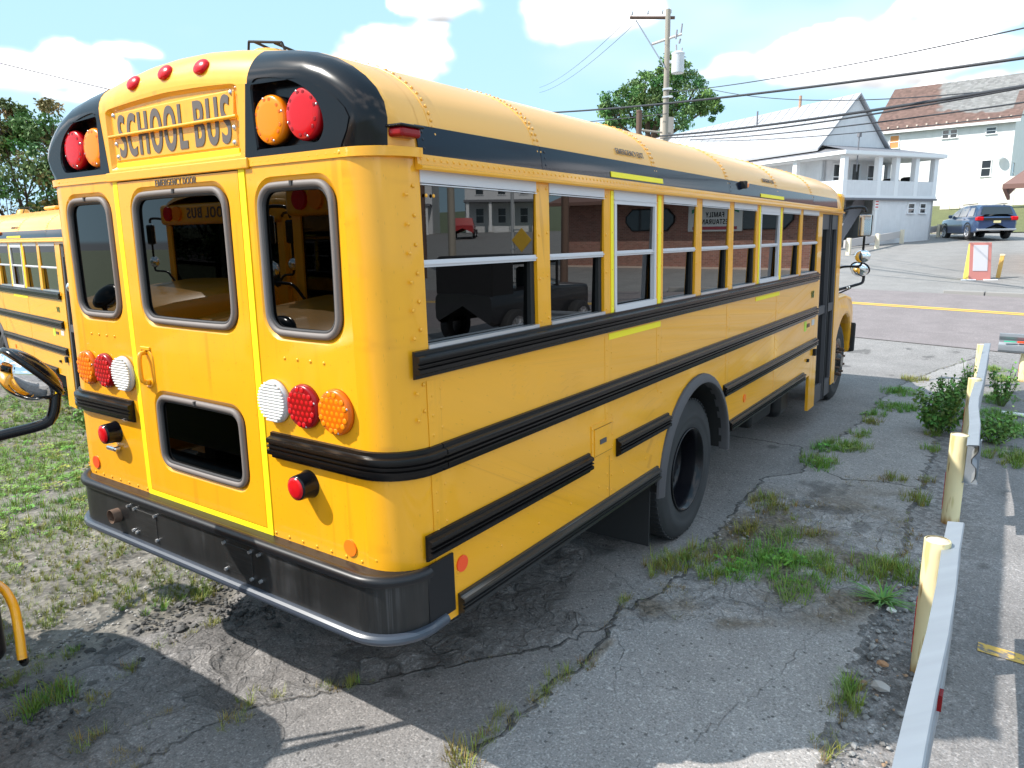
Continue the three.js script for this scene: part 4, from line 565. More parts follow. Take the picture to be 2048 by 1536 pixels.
const wbeam = [[-0.040, 0.672], [0.030, 0.680], [0.036, 0.674], [0.036, 0.63], [0.02, 0.60], [0.004, 0.575], [0.004, 0.545], [0.034, 0.51], [0.038, 0.47], [0.034, 0.43], [0.016, 0.40], [0.012, 0.40], [0.028, 0.43], [0.032, 0.47], [0.028, 0.51], [-0.002, 0.545], [-0.002, 0.575], [0.014, 0.605], [0.030, 0.635], [0.030, 0.668], [-0.040, 0.665]];
function beam(name, label, pts, prof) { const g = thing(name, label, 'guard rail', [pts[0][0], 0, pts[0][1]]); const path = pts.map(([x, z, dy = 0], i) => { const a = pts[Math.max(0, i - 1)], b = pts[Math.min(pts.length - 1, i + 1)]; let tx = b[0] - a[0], tz = b[1] - a[1]; const L = Math.hypot(tx, tz); return [x - pts[0][0], z - pts[0][1], -tz / L, tx / L, dy]; });
  const rows = path.map(([x, z, nx, nz, dy]) => prof.map(([o, y]) => [x + nx * o, y + dy, z + nz * o])); const ge = loft(rows, 0.35); const p = ge.attributes.position, uv = ge.attributes.uv; for (let i = 0; i < p.count; i++) uv.setXY(i, p.getZ(i) * 0.5 + p.getX(i) * 0.5, p.getY(i)); mesh('beam', ge, galv, g); return g; }
const r1 = beam('guard_rail', 'bent galvanised guard rail in the near right foreground', [[2.852, 1.4], [2.848, 0.2], [2.845, -0.4], [2.846, -0.75], [2.852, -1.15], [2.848, -1.6], [2.836, -2.0], [2.832, -2.43]], wbeam);
mesh('reflector', box(0.028, 0.042, 0.53, 0.59, -2.32, -2.27), M.redDark, r1);
const r2 = beam('guard_rail', 'dented galvanised guard rail running toward the street past the weeds', [[2.832, -4.10], [2.815, -4.8], [2.775, -5.5], [2.765, -5.9], [2.768, -6.6], [2.765, -7.3], [2.752, -8.6], [2.742, -9.85]], wbeam);
mesh('loose_bracket', [box(-0.04, 0.045, 0.33, 0.66, -0.24, -0.232), box(-0.05, 0.05, 0.325, 0.33, -0.27, -0.23), box(0.037, 0.045, 0.33, 0.66, -0.28, -0.24)], galv, r2);
const r3 = beam('guard_rail', 'galvanised guard rail with red and green stripe beside the street', [[2.86, -10.9], [3.5, -10.85], [5.2, -10.75], [8.5, -10.5]], wbeam.map(([o, y]) => [o, y + 0.03]));
mesh('stripe', [box(0.06, 0.20, 0.585, 0.60, 0.05, 0.07).translate(0, 0, 0)], std([0.05, 0.5, 0.3], 0.5), r3); mesh('stripe', box(0.22, 0.34, 0.58, 0.605, 0.05, 0.07), M.orange, r3);
bollard(3.2, -11.0, 0.62, 0.06, 'yellow bollard under the striped rail at the right edge');
struct('parking_stripe', (() => { const g = sheet(0, 1, 0, 1, 8, 1, 0.004, (x, z) => z); const p = g.attributes.position; for (let i = 0; i < p.count; i++) { const u = p.getX(i), v = p.getZ(i); p.setXYZ(i, 2.99 + u * 0.66, -0.0135, -2.545 + v * 0.10 + u * 0.06); } return g; })(), (() => { const t = tex(256, 64, (u, v) => { const k = sstep(0.45, 0.6, fbm(u * 18, v * 5, 4)); return [mix(0.78, 0.45, k), mix(0.64, 0.43, k), mix(0.33, 0.42, k)]; }); return new THREE.MeshStandardMaterial({ map: t, roughness: 0.9 }); })());
single('white_pipe', bar([2.99, 0.03, -8.47], [3.75, 0.03, -8.36], 0.022, 0.022, 12), std([0.8, 0.8, 0.78], 0.5), 'short white plastic pipe lying in the weeds behind the rail', 'pipe');

// ---------- house with two-storey porch
const clap = tex(256, 256, (u, v) => { const L = 0.93 + 0.05 * (fbm(u * 8, v * 8, 3) - 0.5) + 0.03 * (fbm(u * 50, v * 3, 2) - 0.5); return [L, L, L]; });
const siding = (c, rep = 2.4) => { const t = clap.clone(); t.needsUpdate = true; t.repeat.set(1 / rep, 1 / rep); return new THREE.MeshStandardMaterial({ map: t, color: lin(...c), roughness: 0.75 }); };
const whiteWall = siding([0.84, 0.84, 0.86]), whiteTrim = std([0.82, 0.82, 0.83], 0.6), darkGlass = phys([0.03, 0.035, 0.04], 0.05, { clearcoat: 1 }), greyRoof = std([0.18, 0.18, 0.2], 0.8), metalRoof = std([0.40, 0.40, 0.42], 0.5);
const uvXY = (g) => uvPlanar(g, 1, 'xy'), uvZY = (g) => uvPlanar(g, 1, 'zy');
function windowAt(parent, x0, x1, y0, y1, z, axis = 'z', glassM = darkGlass, parts = 1) { // a framed sash window on a wall facing +z (or +x with axis x)
  const T = (g) => axis === 'z' ? g : mapGeo(g, (x, y, zz) => [zz, y, -x], false); const fr = [box(x0 - 0.06, x0, y0, y1, z, z + 0.05), box(x1, x1 + 0.06, y0, y1, z, z + 0.05), box(x0 - 0.06, x1 + 0.06, y1, y1 + 0.07, z, z + 0.06), box(x0 - 0.09, x1 + 0.09, y0 - 0.06, y0, z, z + 0.09), box(x0, x1, (y0 + y1) / 2 - 0.025, (y0 + y1) / 2 + 0.025, z, z + 0.04)];
  const w = mesh('window', fr.map(T), whiteTrim, parent); mesh('pane', T(box(x0, x1, y0, y1, z + 0.005, z + 0.015)), glassM, w); return w; }
{
  const h = thing('porch_house', 'white two-storey house with pillared porch across the street', 'house', [-4.321, 1.2, -38.84], 1.0123); const Y = -1.2;
  const Gy = 1.0 + Y; // ground
  mesh('wall', [uvXY(box(0.3, 4.3, 4.0 + Y, 6.8 + Y, -2.2, -2.05)), uvZY(box(0.3, 0.45, Gy, 6.8 + Y, -22, -2.05)), uvZY(box(4.15, 4.3, Gy, 6.8 + Y, -22, -2.05)), uvXY(box(2.05, 6.2, Gy, 4.0 + Y, -0.2, -0.05)), uvXY(box(-0.5, 2.05, Gy, 4.0 + Y, -2.2, -2.05)), uvZY(box(6.05, 6.2, Gy, 4.0 + Y, -12, -0.05)), uvXY(box(4.3, 6.0, 4.0 + Y, 6.4 + Y, -7.2, -7.1))], whiteWall, h);
  const gab = extr(shape([[-0.15, 6.65 + Y], [4.6, 6.65 + Y], [2.25, 9.2 + Y]]), 0.1); gab.translate(0, 0, -2.1); mesh('gable', uvXY(norm(gab)), whiteWall, h);
  const slab = (x0, y0, x1, y1, z0, z1, t) => extr(shape([[x0, y0], [x1, y1], [x1, y1 + t], [x0, y0 + t]]), z1 - z0).translate(0, 0, z0);
  const rf = mesh('roof', [slab(2.25, 9.28 + Y, -0.5, 6.38 + Y, -22, -1.8, 0.12), slab(2.25, 9.28 + Y, 4.95, 6.38 + Y, -22, -1.8, 0.12)], metalRoof, h);
  for (let i = 0; i < 26; i++) { const z = -2.2 - i * 0.76; mesh('roof_seam', slab(2.2, 9.36 + Y, -0.48, 6.50 + Y, z - 0.012, z + 0.012, 0.03), metalRoof, rf); }
  mesh('chimney', box(1.6, 2.3, 8.9 + Y, 10.6 + Y, -19, -18.3), std([0.5, 0.42, 0.36], 0.9), rf); mesh('vent_pipe', bar([2.2, 9.2 + Y, -6], [2.2, 9.95 + Y, -6], 0.08), std([0.5, 0.3, 0.2], 0.8), rf); mesh('vent_pipe', bar([1.6, 8.6 + Y, -8.8], [1.6, 9.5 + Y, -8.8], 0.05), greyRoof, rf);
  // porch roof: hipped skirt
  mesh('porch_roof', [loft([[[-0.75, 6.2 + Y, 0.25], [6.55, 6.2 + Y, 0.25]], [[-0.15, 6.72 + Y, -2.05], [4.6, 6.72 + Y, -2.05]]], 0), loft([[[6.55, 6.2 + Y, 0.25], [6.55, 6.2 + Y, -9]], [[4.3, 6.72 + Y, -2.05], [4.3, 6.72 + Y, -9]]], 0), loft([[[-0.75, 6.2 + Y, -18], [-0.75, 6.2 + Y, 0.25]], [[0.3, 6.6 + Y, -18], [0.3, 6.6 + Y, -2.05]]], 0)], greyRoof, h);
  mesh('porch_fascia', [box(-0.75, 6.55, 6.02 + Y, 6.2 + Y, 0.17, 0.25), box(6.47, 6.55, 6.02 + Y, 6.2 + Y, -9, 0.17), box(-0.75, -0.67, 6.02 + Y, 6.2 + Y, -18, 0.17), box(-0.6, 6.4, 5.98 + Y, 6.04 + Y, -2.05, 0.17), box(-0.6, 0.3, 5.98 + Y, 6.04 + Y, -18, -2.05)], whiteTrim, h);
  mesh('porch_deck', [box(-0.55, 6.25, 3.92 + Y, 4.06 + Y, -2.05, 0.05), box(-0.55, 0.3, 3.92 + Y, 4.06 + Y, -18, -2.05), box(4.3, 6.25, 3.92 + Y, 4.06 + Y, -9, -2.05)], whiteTrim, h);
  mesh('deck_skirt', box(-0.6, 6.3, 3.83 + Y, 3.93 + Y, 0.0, 0.09), greyRoof, h);
  mesh('parapet', [uvXY(box(-0.5, 6.2, 4.06 + Y, 4.8 + Y, -0.08, 0.02)), uvZY(box(-0.5, -0.4, 4.06 + Y, 4.8 + Y, -18, -0.08)), uvZY(box(6.1, 6.2, 4.06 + Y, 4.8 + Y, -9, -0.08))], whiteWall, h);
  for (const x of [-0.42, 1.95, 3.2, 4.64, 6.08]) mesh('pillar', box(x - 0.14, x + 0.14, 4.06 + Y, 6.02 + Y, -0.24, 0.035), whiteTrim, h);
  for (const z of [-3.3, -6.4, -9.5, -12.6]) mesh('pillar', box(-0.53, -0.27, 4.06 + Y, 6.02 + Y, z - 0.14, z + 0.14), whiteTrim, h);
  for (const z of [-3, -6]) mesh('pillar', box(5.97, 6.22, 4.06 + Y, 6.02 + Y, z - 0.12, z + 0.12), whiteTrim, h);
  windowAt(h, 0.95, 1.5, 4.5 + Y, 5.75 + Y, -2.05); windowAt(h, 3.45, 3.95, 4.5 + Y, 5.75 + Y, -2.05); windowAt(h, 4.31, 4.75, 3.2 + Y, 3.66 + Y, -0.05); windowAt(h, 5.21, 5.60, 3.2 + Y, 3.66 + Y, -0.05);
  const d = mesh('door', box(2.1, 2.95, 4.06 + Y, 6.0 + Y, -2.05, -2.0), std([0.7, 0.72, 0.75], 0.6), h); mesh('door_window', box(2.3, 2.75, 4.9 + Y, 5.8 + Y, -2.0, -1.985), darkGlass, d);
  // carport side: post, stair under the deck
  mesh('post', box(1.9, 2.05, Gy, 3.92 + Y, -0.2, -0.02), whiteTrim, h); mesh('post', box(-0.5, -0.35, Gy, 3.92 + Y, -0.2, -0.02), whiteTrim, h);
  const st = mesh('stair', extr(shape([[-0.4, Gy + 0.1], [0.0, Gy], [2.0, 3.6 + Y], [1.9, 3.95 + Y], [1.4, 3.95 + Y]]), 0.12).translate(0, 0, -0.9), greyRoof, h); for (let i = 0; i < 10; i++) mesh('tread', box(-0.25 + i * 0.19, 0.05 + i * 0.19, Gy + 0.15 + i * 0.27, Gy + 0.19 + i * 0.27, -1.7, -0.9), greyRoof, st);
  const ns = mesh('notice', box(1.82, 2.12, 3.35 + Y, 3.88 + Y, -0.015, 0.0), std([0.82, 0.8, 0.8], 0.5), h); mesh('notice_print', [0, 1, 2].map((i) => box(1.87, 2.07, 3.45 + Y + i * 0.14, 3.51 + Y + i * 0.14, 0, 0.006)), std([0.6, 0.08, 0.08], 0.6), ns);
  mesh('grill', [rbox(2.5, 3.0, 4.1 + Y, 4.95 + Y, -1.2, -0.7, 0.1), rbox(3.5, 4.3, 4.1 + Y, 5.0 + Y, -1.2, -0.6, 0.15), rbox(5.0, 5.7, 4.1 + Y, 5.15 + Y, -1.3, -0.7, 0.15)].slice(1, 2), M.dark, h); mesh('porch_chair', rbox(5.0, 5.7, 4.1 + Y, 5.12 + Y, -1.3, -0.7, 0.15), M.dark, h);
  mesh('meter_mast', [bar([0.2, 5.2 + Y, 0.12], [0.2, 7.0 + Y, 0.12], 0.03), box(0.12, 0.28, 6.85 + Y, 7.05 + Y, 0.06, 0.2)], greyRoof, h);
}
// ---------- white gabled house behind, with brown and grey patched roof
{
  const h = thing('tall_white_house', 'tall white house with patched brown and grey shingle roof', 'house', [-7.05, 2.6, -63.3], -0.129); const Y = -2.6;
  mesh('wall', [uvXY(box(0, 9.05, 2.4 + Y, 10.0 + Y, -0.15, 0)), uvZY(box(8.9, 9.05, 2.4 + Y, 10.0 + Y, -8, -0.15)), uvZY(box(0, 0.15, 2.4 + Y, 10 + Y, -8, -0.15)), uvXY(box(0, 9.05, 2.4 + Y, 10 + Y, -8.1, -8))], siding([0.86, 0.86, 0.85]), h);
  const gp = (x) => mapGeo(extr(shape([[0, 10 + Y], [8, 10 + Y], [4, 13.5 + Y]]), 0.12), (a, b, c) => [x + c, b, -a], false); mesh('gable', [gp(8.92), gp(0.0)], siding([0.86, 0.86, 0.85]), h);
  const shing = tex(512, 256, (u, v, i, j) => { const row = Math.floor(v * 28), cell = hash2(Math.floor(u * 46 + (row & 1) * 0.5), row); const edge = (v * 28) % 1 < 0.14 ? 0.8 : 1; const grey = sstep(-0.03, 0.03, (u - 0.36 - 0.12 * (1 - v)) + 0.05 * (vnoise(u * 40, v * 18) - 0.5)) * sstep(0.22, 0.26, v + 0.06 * vnoise(u * 30, 3) - 0.12 * sstep(0.7, 0.5, u)) * (u > 0.93 && v < 0.6 ? 0.2 : 1); const b = [0.43, 0.34, 0.31], g = [0.50, 0.495, 0.49]; return b.map((c, k) => mix(c, g[k], grey) * edge * (0.9 + 0.2 * cell)); });
  const rw = (a, b) => { const g = loft([[[-0.35, 9.85 + Y, 0.35], [9.35, 9.85 + Y, 0.35]], [[-0.1, 13.6 + Y, -4], [9.35, 13.6 + Y, -4]]], 0); return g; };
  const rf = mesh('roof', [rw()], new THREE.MeshStandardMaterial({ map: shing, roughness: 0.9 }), h); mesh('roof_back', loft([[[-0.1, 13.6 + Y, -4], [9.35, 13.6 + Y, -4]], [[-0.35, 9.85 + Y, -8.35], [9.35, 9.85 + Y, -8.35]]], 0), std([0.3, 0.2, 0.17], 0.9), rf);
  mesh('gutter', box(-0.35, 9.35, 9.68 + Y, 9.86 + Y, 0.22, 0.4), whiteTrim, h); for (let i = 0; i < 14; i++) mesh('snow_guard', box(0.1 + i * 0.66, 0.2 + i * 0.66, 10.05 + Y, 10.18 + Y, 0.12, 0.2), std([0.6, 0.5, 0.42], 0.6), rf);
  windowAt(h, 4.57, 4.95, 9.0 + Y, 9.55 + Y, 0); windowAt(h, 5.08, 5.48, 9.0 + Y, 9.55 + Y, 0); windowAt(h, 7.34, 7.9, 9.05 + Y, 9.45 + Y, 0); windowAt(h, 7.29, 7.83, 6.12 + Y, 7.2 + Y, 0); windowAt(h, 1.0, 1.6, 8.6 + Y, 9.5 + Y, 0, 'z', std([0.7, 0.3, 0.1], 0.6)); windowAt(h, 0.5, 1.3, 5.6 + Y, 7.0 + Y, 9.05, 'x');
  const dish = new THREE.SphereGeometry(0.45, 16, 8, 0, Math.PI * 2, 0, 0.8); dish.rotateX(1.2); dish.translate(8.3, 7.3 + Y, 0.1); mesh('satellite_dish', dish, whiteTrim, h);
}
// ---------- fence, bank
{
  const f = thing('board_fence', 'cream board fence on the bank below the tall white house', 'fence', [-1.9, 3.55, -58.5], 0); const n = 10, dx = 0.55, dz = -0.37;
  for (let i = 0; i < n; i++) { const g = rbox(0.01, 0.60, 0.2, 2.1, -0.02, 0.02, 0.01); g.rotateY(-0.1); g.translate(i * 0.61, 0.05 * i * 0.4, i * 0.06); mesh('panel', g, std([0.8, 0.74, 0.64], 0.7), f); }
  const bank = (() => { const rows = []; for (let j = 0; j <= 10; j++) { const row = []; for (let i = 0; i <= 20; i++) { const x = mix(-9, 14, i / 20), z = mix(-50, -66, j / 10); row.push([x, TH(x, z) - 0.02 + sstep(-50, -60, z) * 1.35 + (vnoise(x * 2, z * 2) - 0.5) * 0.2, z]); } rows.push(row); } return loft(rows, 0); })(); uvPlanar(bank, 1);
  struct('grass_bank', bank, asphMat([0.36, 0.40, 0.16], 3));
  const pale = thing('retaining_blocks', 'pale stone blocks along the foot of the grass bank', 'wall', [-2.6, 2.0, -50.2]); for (let i = 0; i < 9; i++) mesh('block', rbox(i * 0.55, i * 0.55 + 0.52, 0.0, 0.36 + 0.06 * rnd(), -0.3, 0.1, 0.05).rotateY(0.1), std([0.5, 0.44, 0.4], 0.9), pale);
}
function farRail(label, a, b) { const L = Math.hypot(b[0] - a[0], b[2] - a[2]), g = thing('parking_rail', label, 'guard rail', a, Math.atan2(-(b[2] - a[2]), b[0] - a[0]), 'low rails before the porch house'); const s = (b[1] - a[1]) / L; const r = box(0, L, 0.28, 0.62, -0.04, 0.04); r.applyMatrix4(new THREE.Matrix4().makeShear(s, 0, 0, 0, 0, 0)); mesh('beam', r, std([0.5, 0.47, 0.46], 0.6), g); for (const t of [0.03, 0.5, 0.97]) mesh('post', box(L * t - 0.1, L * t + 0.1, s * L * t - 0.1, s * L * t + 0.7, 0.04, 0.2), std([0.78, 0.7, 0.55], 0.7), g); }
farRail('nearer low grey rail on cream posts before the porch house', [-3.5, 1.25, -33.9], [-2.19, 1.64, -41.8]); farRail('farther low grey rail on cream posts leading to the blue car', [-1.67, 1.77, -44.2], [-0.34, 2.06, -49.5]);

// ---------- restaurant of reddish brick at the right edge
{
  const bt = tex(1024, 512, (u, v, i, j) => { const row = Math.floor(v * 64), x = u * 48 + (row & 1) * 0.5, cx = x % 1, cy = (v * 64) % 1, m = cx < 0.05 || cy < 0.12; const c = hash2(Math.floor(x), row), n = fbm(u * 20, v * 20, 2); return m ? [0.66, 0.6, 0.56] : [0.62 + 0.1 * (c - 0.5) + 0.06 * (n - 0.5), 0.44 + 0.08 * (c - 0.5), 0.39 + 0.07 * (c - 0.5)]; });
  const t = bt.clone(); t.needsUpdate = true; t.repeat.set(1 / 9, 1 / 4.4); const brick = new THREE.MeshStandardMaterial({ map: t, roughness: 0.9 });
  const h = thing('brick_restaurant', 'pinkish brick restaurant whose corner stands at the right edge', 'building', [3.25, 0.75, -27.0]); 
  mesh('wall', [uvXY(box(0.15, 13, -0.4, 3.1, -8, -0.05)), uvZY(box(0.1, 0.15, -0.4, 3.1, -8, -0.06))], brick, h);
  const bl = [std([0.42, 0.24, 0.19], 0.9), std([0.5, 0.31, 0.26], 0.9), std([0.36, 0.2, 0.16], 0.9)]; for (let i = 0; i < 9; i++) mesh('corner_block', rbox(i % 2 ? -0.06 : -0.02, i % 2 ? 0.55 : 0.40, -0.35 + i * 0.37, -0.01 + i * 0.37, -0.5, i % 2 ? 0.06 : 0.0, 0.02), bl[(i * 2) % 3], h);
  mesh('base_course', box(-0.02, 13, -0.5, 0.15, -0.04, 0.03), std([0.62, 0.48, 0.40], 0.9), h);
  const roofM = std([0.2, 0.11, 0.09], 0.8); mesh('roof', [loft([[[-0.9, 2.85, 0.9], [13.5, 2.85, 0.9]], [[0.5, 4.3, -4], [13, 4.3, -4]]], 0), loft([[[-0.9, 2.85, -9], [-0.9, 2.85, 0.9]], [[0.5, 4.3, -4], [0.5, 4.3, -4]]], 0), box(-0.9, 13.5, 2.72, 2.86, 0.8, 0.92), box(-0.9, -0.8, 2.72, 2.86, -9, 0.8)], roofM, h);
  for (const x of [7.9, 3.2]) { const o = [[x, 1.95], [x + 0.3, 1.6], [x + 1.9, 1.6], [x + 2.2, 1.95], [x + 2.2, 2.2], [x + 1.9, 2.5], [x + 0.3, 2.5], [x, 2.2]]; const w = mesh('window', extr(shape(o), 0.05).translate(0, 0, -0.03), M.dark, h); mesh('pane', extr(shape(o.map(([a, b]) => [x + 1.1 + (a - x - 1.1) * 0.95, 2.05 + (b - 2.05) * 0.92])), 0.01).translate(0, 0, 0.02), darkGlass, w); }
  const sg = mesh('restaurant_sign', rbox(5.1, 7.3, 1.55, 2.78, 0.0, 0.08, 0.02), std([0.82, 0.82, 0.8], 0.5), h); const green = std([0.05, 0.32, 0.18], 0.5);
  mesh('sign_arch', extr(shape([[5.25, 2.25], [6.2, 2.68], [7.15, 2.25], [7.15, 2.4], [6.2, 2.75], [5.25, 2.4]]), 0.01).translate(0, 0, 0.08), green, sg); const t1 = text('FAMILY', 0.75, 0.2, 0.01); t1.translate(6.2, 2.2, 0.08); const t2 = text('RESTAURANT', 1.35, 0.2, 0.01); t2.translate(6.2, 1.93, 0.08); mesh('sign_lettering', [t1, t2], M.dark, sg); mesh('sign_stripe', box(5.3, 7.1, 1.62, 1.74, 0.08, 0.09), std([0.5, 0.08, 0.1], 0.5), sg);
  mesh('awning', [box(0.9, 3.0, 2.3, 2.6, 0, 0.6)], green, h);
}
// ---------- sandwich board and short post
{
  const b = thing('sandwich_board', 'leaning yellow and red sandwich board sign by the street', 'sign', [1.98, 0.7, -25.1], 0.35); const bd = (s) => { const g = rbox(-0.30, 0.30, 0, 1.16, -0.02, 0.02, 0.01); g.rotateX(-s * 0.2); g.translate(0, 0, s * 0.25); return g; };
  mesh('front_board', bd(1), std([0.5, 0.19, 0.165], 0.7), b); mesh('back_board', bd(-1), std([0.5, 0.19, 0.165], 0.7), b); const ps = rbox(-0.2, 0.2, 0.28, 1.08, 0.02, 0.032, 0.01); ps.rotateX(-0.2); ps.translate(0, 0, 0.25); mesh('poster', ps, std([0.55, 0.53, 0.56], 0.7), b);
  mesh('side_panel', mapGeo(extr(shape([[-0.24, 0.02], [0.24, 0.02], [0.04, 1.1], [-0.04, 1.1]]), 0.02), (x, y, z) => [-0.305 + z, y, -x], false), std([0.84, 0.62, 0.10], 0.6), b); mesh('foot', [rbox(-0.5, -0.1, -0.03, 0.03, 0.2, 0.3, 0.02), rbox(0.1, 0.5, -0.03, 0.03, 0.2, 0.3, 0.02)], whiteTrim, b);
  const p = thing('marker_post', 'short leaning yellow marker post beside the sandwich board', 'post', [2.52, 0.72, -25.6]); mesh('stake', rbox(-0.06, 0.06, -0.1, 0.72, -0.03, 0.03, 0.02).rotateZ(-0.08), std([0.78, 0.46, 0.12], 0.7), p); mesh('cap', rbox(-0.07, 0.07, 0.70, 0.76, -0.04, 0.04, 0.015).rotateZ(-0.08), std([0.84, 0.66, 0.4], 0.7), p);
}
// ---------- cars
function carWheel(p, x, z, r, w) { const g = lathe([[r * 0.6, -w / 2], [r * 0.92, -w / 2], [r, -w / 3], [r, w / 3], [r * 0.92, w / 2], [r * 0.66, w / 2]], 28); g.rotateZ(-Math.PI / 2 * Math.sign(x)); g.translate(x, r, z); const m = mesh('wheel', g, M.tyre, p); const rim = [lathe([[r * 0.66, w / 2], [r * 0.64, w / 4], [r * 0.2, w / 3], [0, w / 3]], 20)]; for (let i = 0; i < 5; i++) { const s = box(-0.025, 0.025, w / 4, w / 2 - 0.01, 0, r * 0.62); s.rotateY(i / 5 * Math.PI * 2); rim.push(s); } rim.forEach((q) => { q.rotateZ(-Math.PI / 2 * Math.sign(x)); q.translate(x, r, z); }); mesh('rim', rim, M.alu, m); }
// stations along z: [z, halfwidth, y bottom, y shoulder]
function carBody(st) { const row = ([z, w, yb, ys, b = 0.08]) => { const h = [[w * 0.9, yb, z], [w * 0.98, yb + 0.06, z], [w, (yb + ys) / 2, z], [w * 0.985, ys - b, z], [w * 0.93, ys - b * 0.2, z], [w * 0.8, ys, z], [0, ys + 0.02, z]]; return [...h, ...h.slice(0, -1).reverse().map((p) => [-p[0], p[1], p[2]])]; }; const rows = st.map(row); const cap = (r) => { const c = r.reduce((a, p) => [a[0] + p[0] / r.length, a[1] + p[1] / r.length, a[2] + p[2] / r.length], [0, 0, 0]); return loft([r, r.map(() => c)], 0); }; return [loft(rows, 0.7), cap(rows[0]), cap(rows[rows.length - 1])]; }
{
  const c = thing('parked_car', 'dark blue sport utility car parked across the street', 'car', [0.95, 1.80, -45.0], 0.42); const blue = phys([0.028, 0.055, 0.13], 0.3, { clearcoat: 1, clearcoatRoughness: 0.05 });
  mesh('body', carBody([[-2.45, 0.70, 0.45, 0.8], [-2.38, 0.86, 0.35, 0.95], [-2.0, 0.95, 0.3, 1.05], [-1.0, 0.98, 0.28, 1.12], [0, 0.98, 0.28, 1.14], [1.2, 0.98, 0.28, 1.15], [2.1, 0.96, 0.32, 1.14], [2.36, 0.92, 0.38, 1.1], [2.43, 0.84, 0.42, 1.0]]), blue, c);
  const rf = (z, w, y) => [[0.93, 1.08, 0], [w * 1.02, y - 0.14, 0], [w, y - 0.05, 0], [w * 0.85, y, 0], [0, y + 0.02, 0]].map((p) => p); const sec = (zb, zt, w, y) => { const h = [[0.94, 1.1, zb], [mix(0.94, w, 0.6), mix(1.1, y, 0.6), mix(zb, zt, 0.6)], [w, y - 0.06, zt], [w * 0.86, y, zt], [0, y + 0.03, zt]]; return [...h, ...h.slice(0, -1).reverse().map((p) => [-p[0], p[1], p[2]])]; };
  mesh('cabin', [loft([sec(-1.15, -0.25, 0.72, 1.66), sec(-0.6, 0.0, 0.74, 1.72), sec(0.6, 0.6, 0.75, 1.74), sec(1.8, 1.75, 0.74, 1.72), sec(2.34, 2.12, 0.72, 1.66)], 0.6), loft([sec(2.34, 2.12, 0.72, 1.66), sec(2.34, 2.12, 0.72, 1.66).map((p) => [0, 1.35, 2.2])], 0), loft([sec(-1.15, -0.25, 0.72, 1.66), sec(-1.15, -0.25, 0.72, 1.66).map(() => [0, 1.35, -0.7])], 0)], blue, c);
  const side = (s, z0, z1, z2, z3) => loft([[[s * 0.942, 1.16, z0], [s * 0.942, 1.16, z1]], [[s * 0.79, 1.58, z2], [s * 0.79, 1.58, z3]]], 0); for (const s of [1, -1]) { mesh('window', side(s, -0.75, 0.12, -0.15, 0.12), darkGlass, c); mesh('window', side(s, 0.2, 1.1, 0.2, 1.1), darkGlass, c); mesh('window', side(s, 1.3, 1.95, 1.3, 1.75), darkGlass, c); for (const z of [-1.5, 1.45]) { carWheel(c, s * 0.86, z, 0.38, 0.24); const a = []; for (let i = 0; i <= 12; i++) { const t = Math.PI * i / 12; a.push([[s * 1.0, 0.38 + 0.44 * Math.sin(t), z + 0.44 * Math.cos(t)], [s * 0.99, 0.38 + 0.49 * Math.sin(t), z + 0.49 * Math.cos(t)]]); } mesh('wheel_arch', loft(a, 0), M.dark, c); } mesh('tail_lamp', rbox(s > 0 ? 0.62 : -0.95, s > 0 ? 0.95 : -0.62, 0.92, 1.12, 2.2, 2.47, 0.05), M.red, c); mesh('roof_rail', bar([s * 0.68, 1.78, -0.1], [s * 0.68, 1.78, 1.7], 0.02), M.dark, c); mesh('door_handle', box(s * 0.975 - 0.02, s * 0.975 + 0.02, 1.02, 1.05, 0.9, 1.05), blue, c); mesh('wing_mirror', rbox(s > 0 ? 0.95 : -1.13, s > 0 ? 1.13 : -0.95, 1.12, 1.28, -0.75, -0.62, 0.04), blue, c); }
  mesh('rear_window', loft([[[-0.74, 1.24, 2.3], [0.74, 1.24, 2.3]], [[-0.62, 1.6, 2.19], [0.62, 1.6, 2.19]]], 0), darkGlass, c); mesh('windscreen', loft([[[-0.8, 1.2, -1.1], [0.8, 1.2, -1.1]], [[-0.64, 1.62, -0.38], [0.64, 1.62, -0.38]]], 0), darkGlass, c);
  mesh('rear_bumper', rbox(-0.9, 0.9, 0.42, 0.52, 2.3, 2.5, 0.03), M.alu, c); mesh('tailgate_strip', box(-0.62, 0.62, 0.93, 1.05, 2.42, 2.455), M.dark, c); mesh('number_plate', box(-0.16, 0.16, 0.8, 0.92, 2.44, 2.47), std([0.75, 0.66, 0.35], 0.5), c);
}
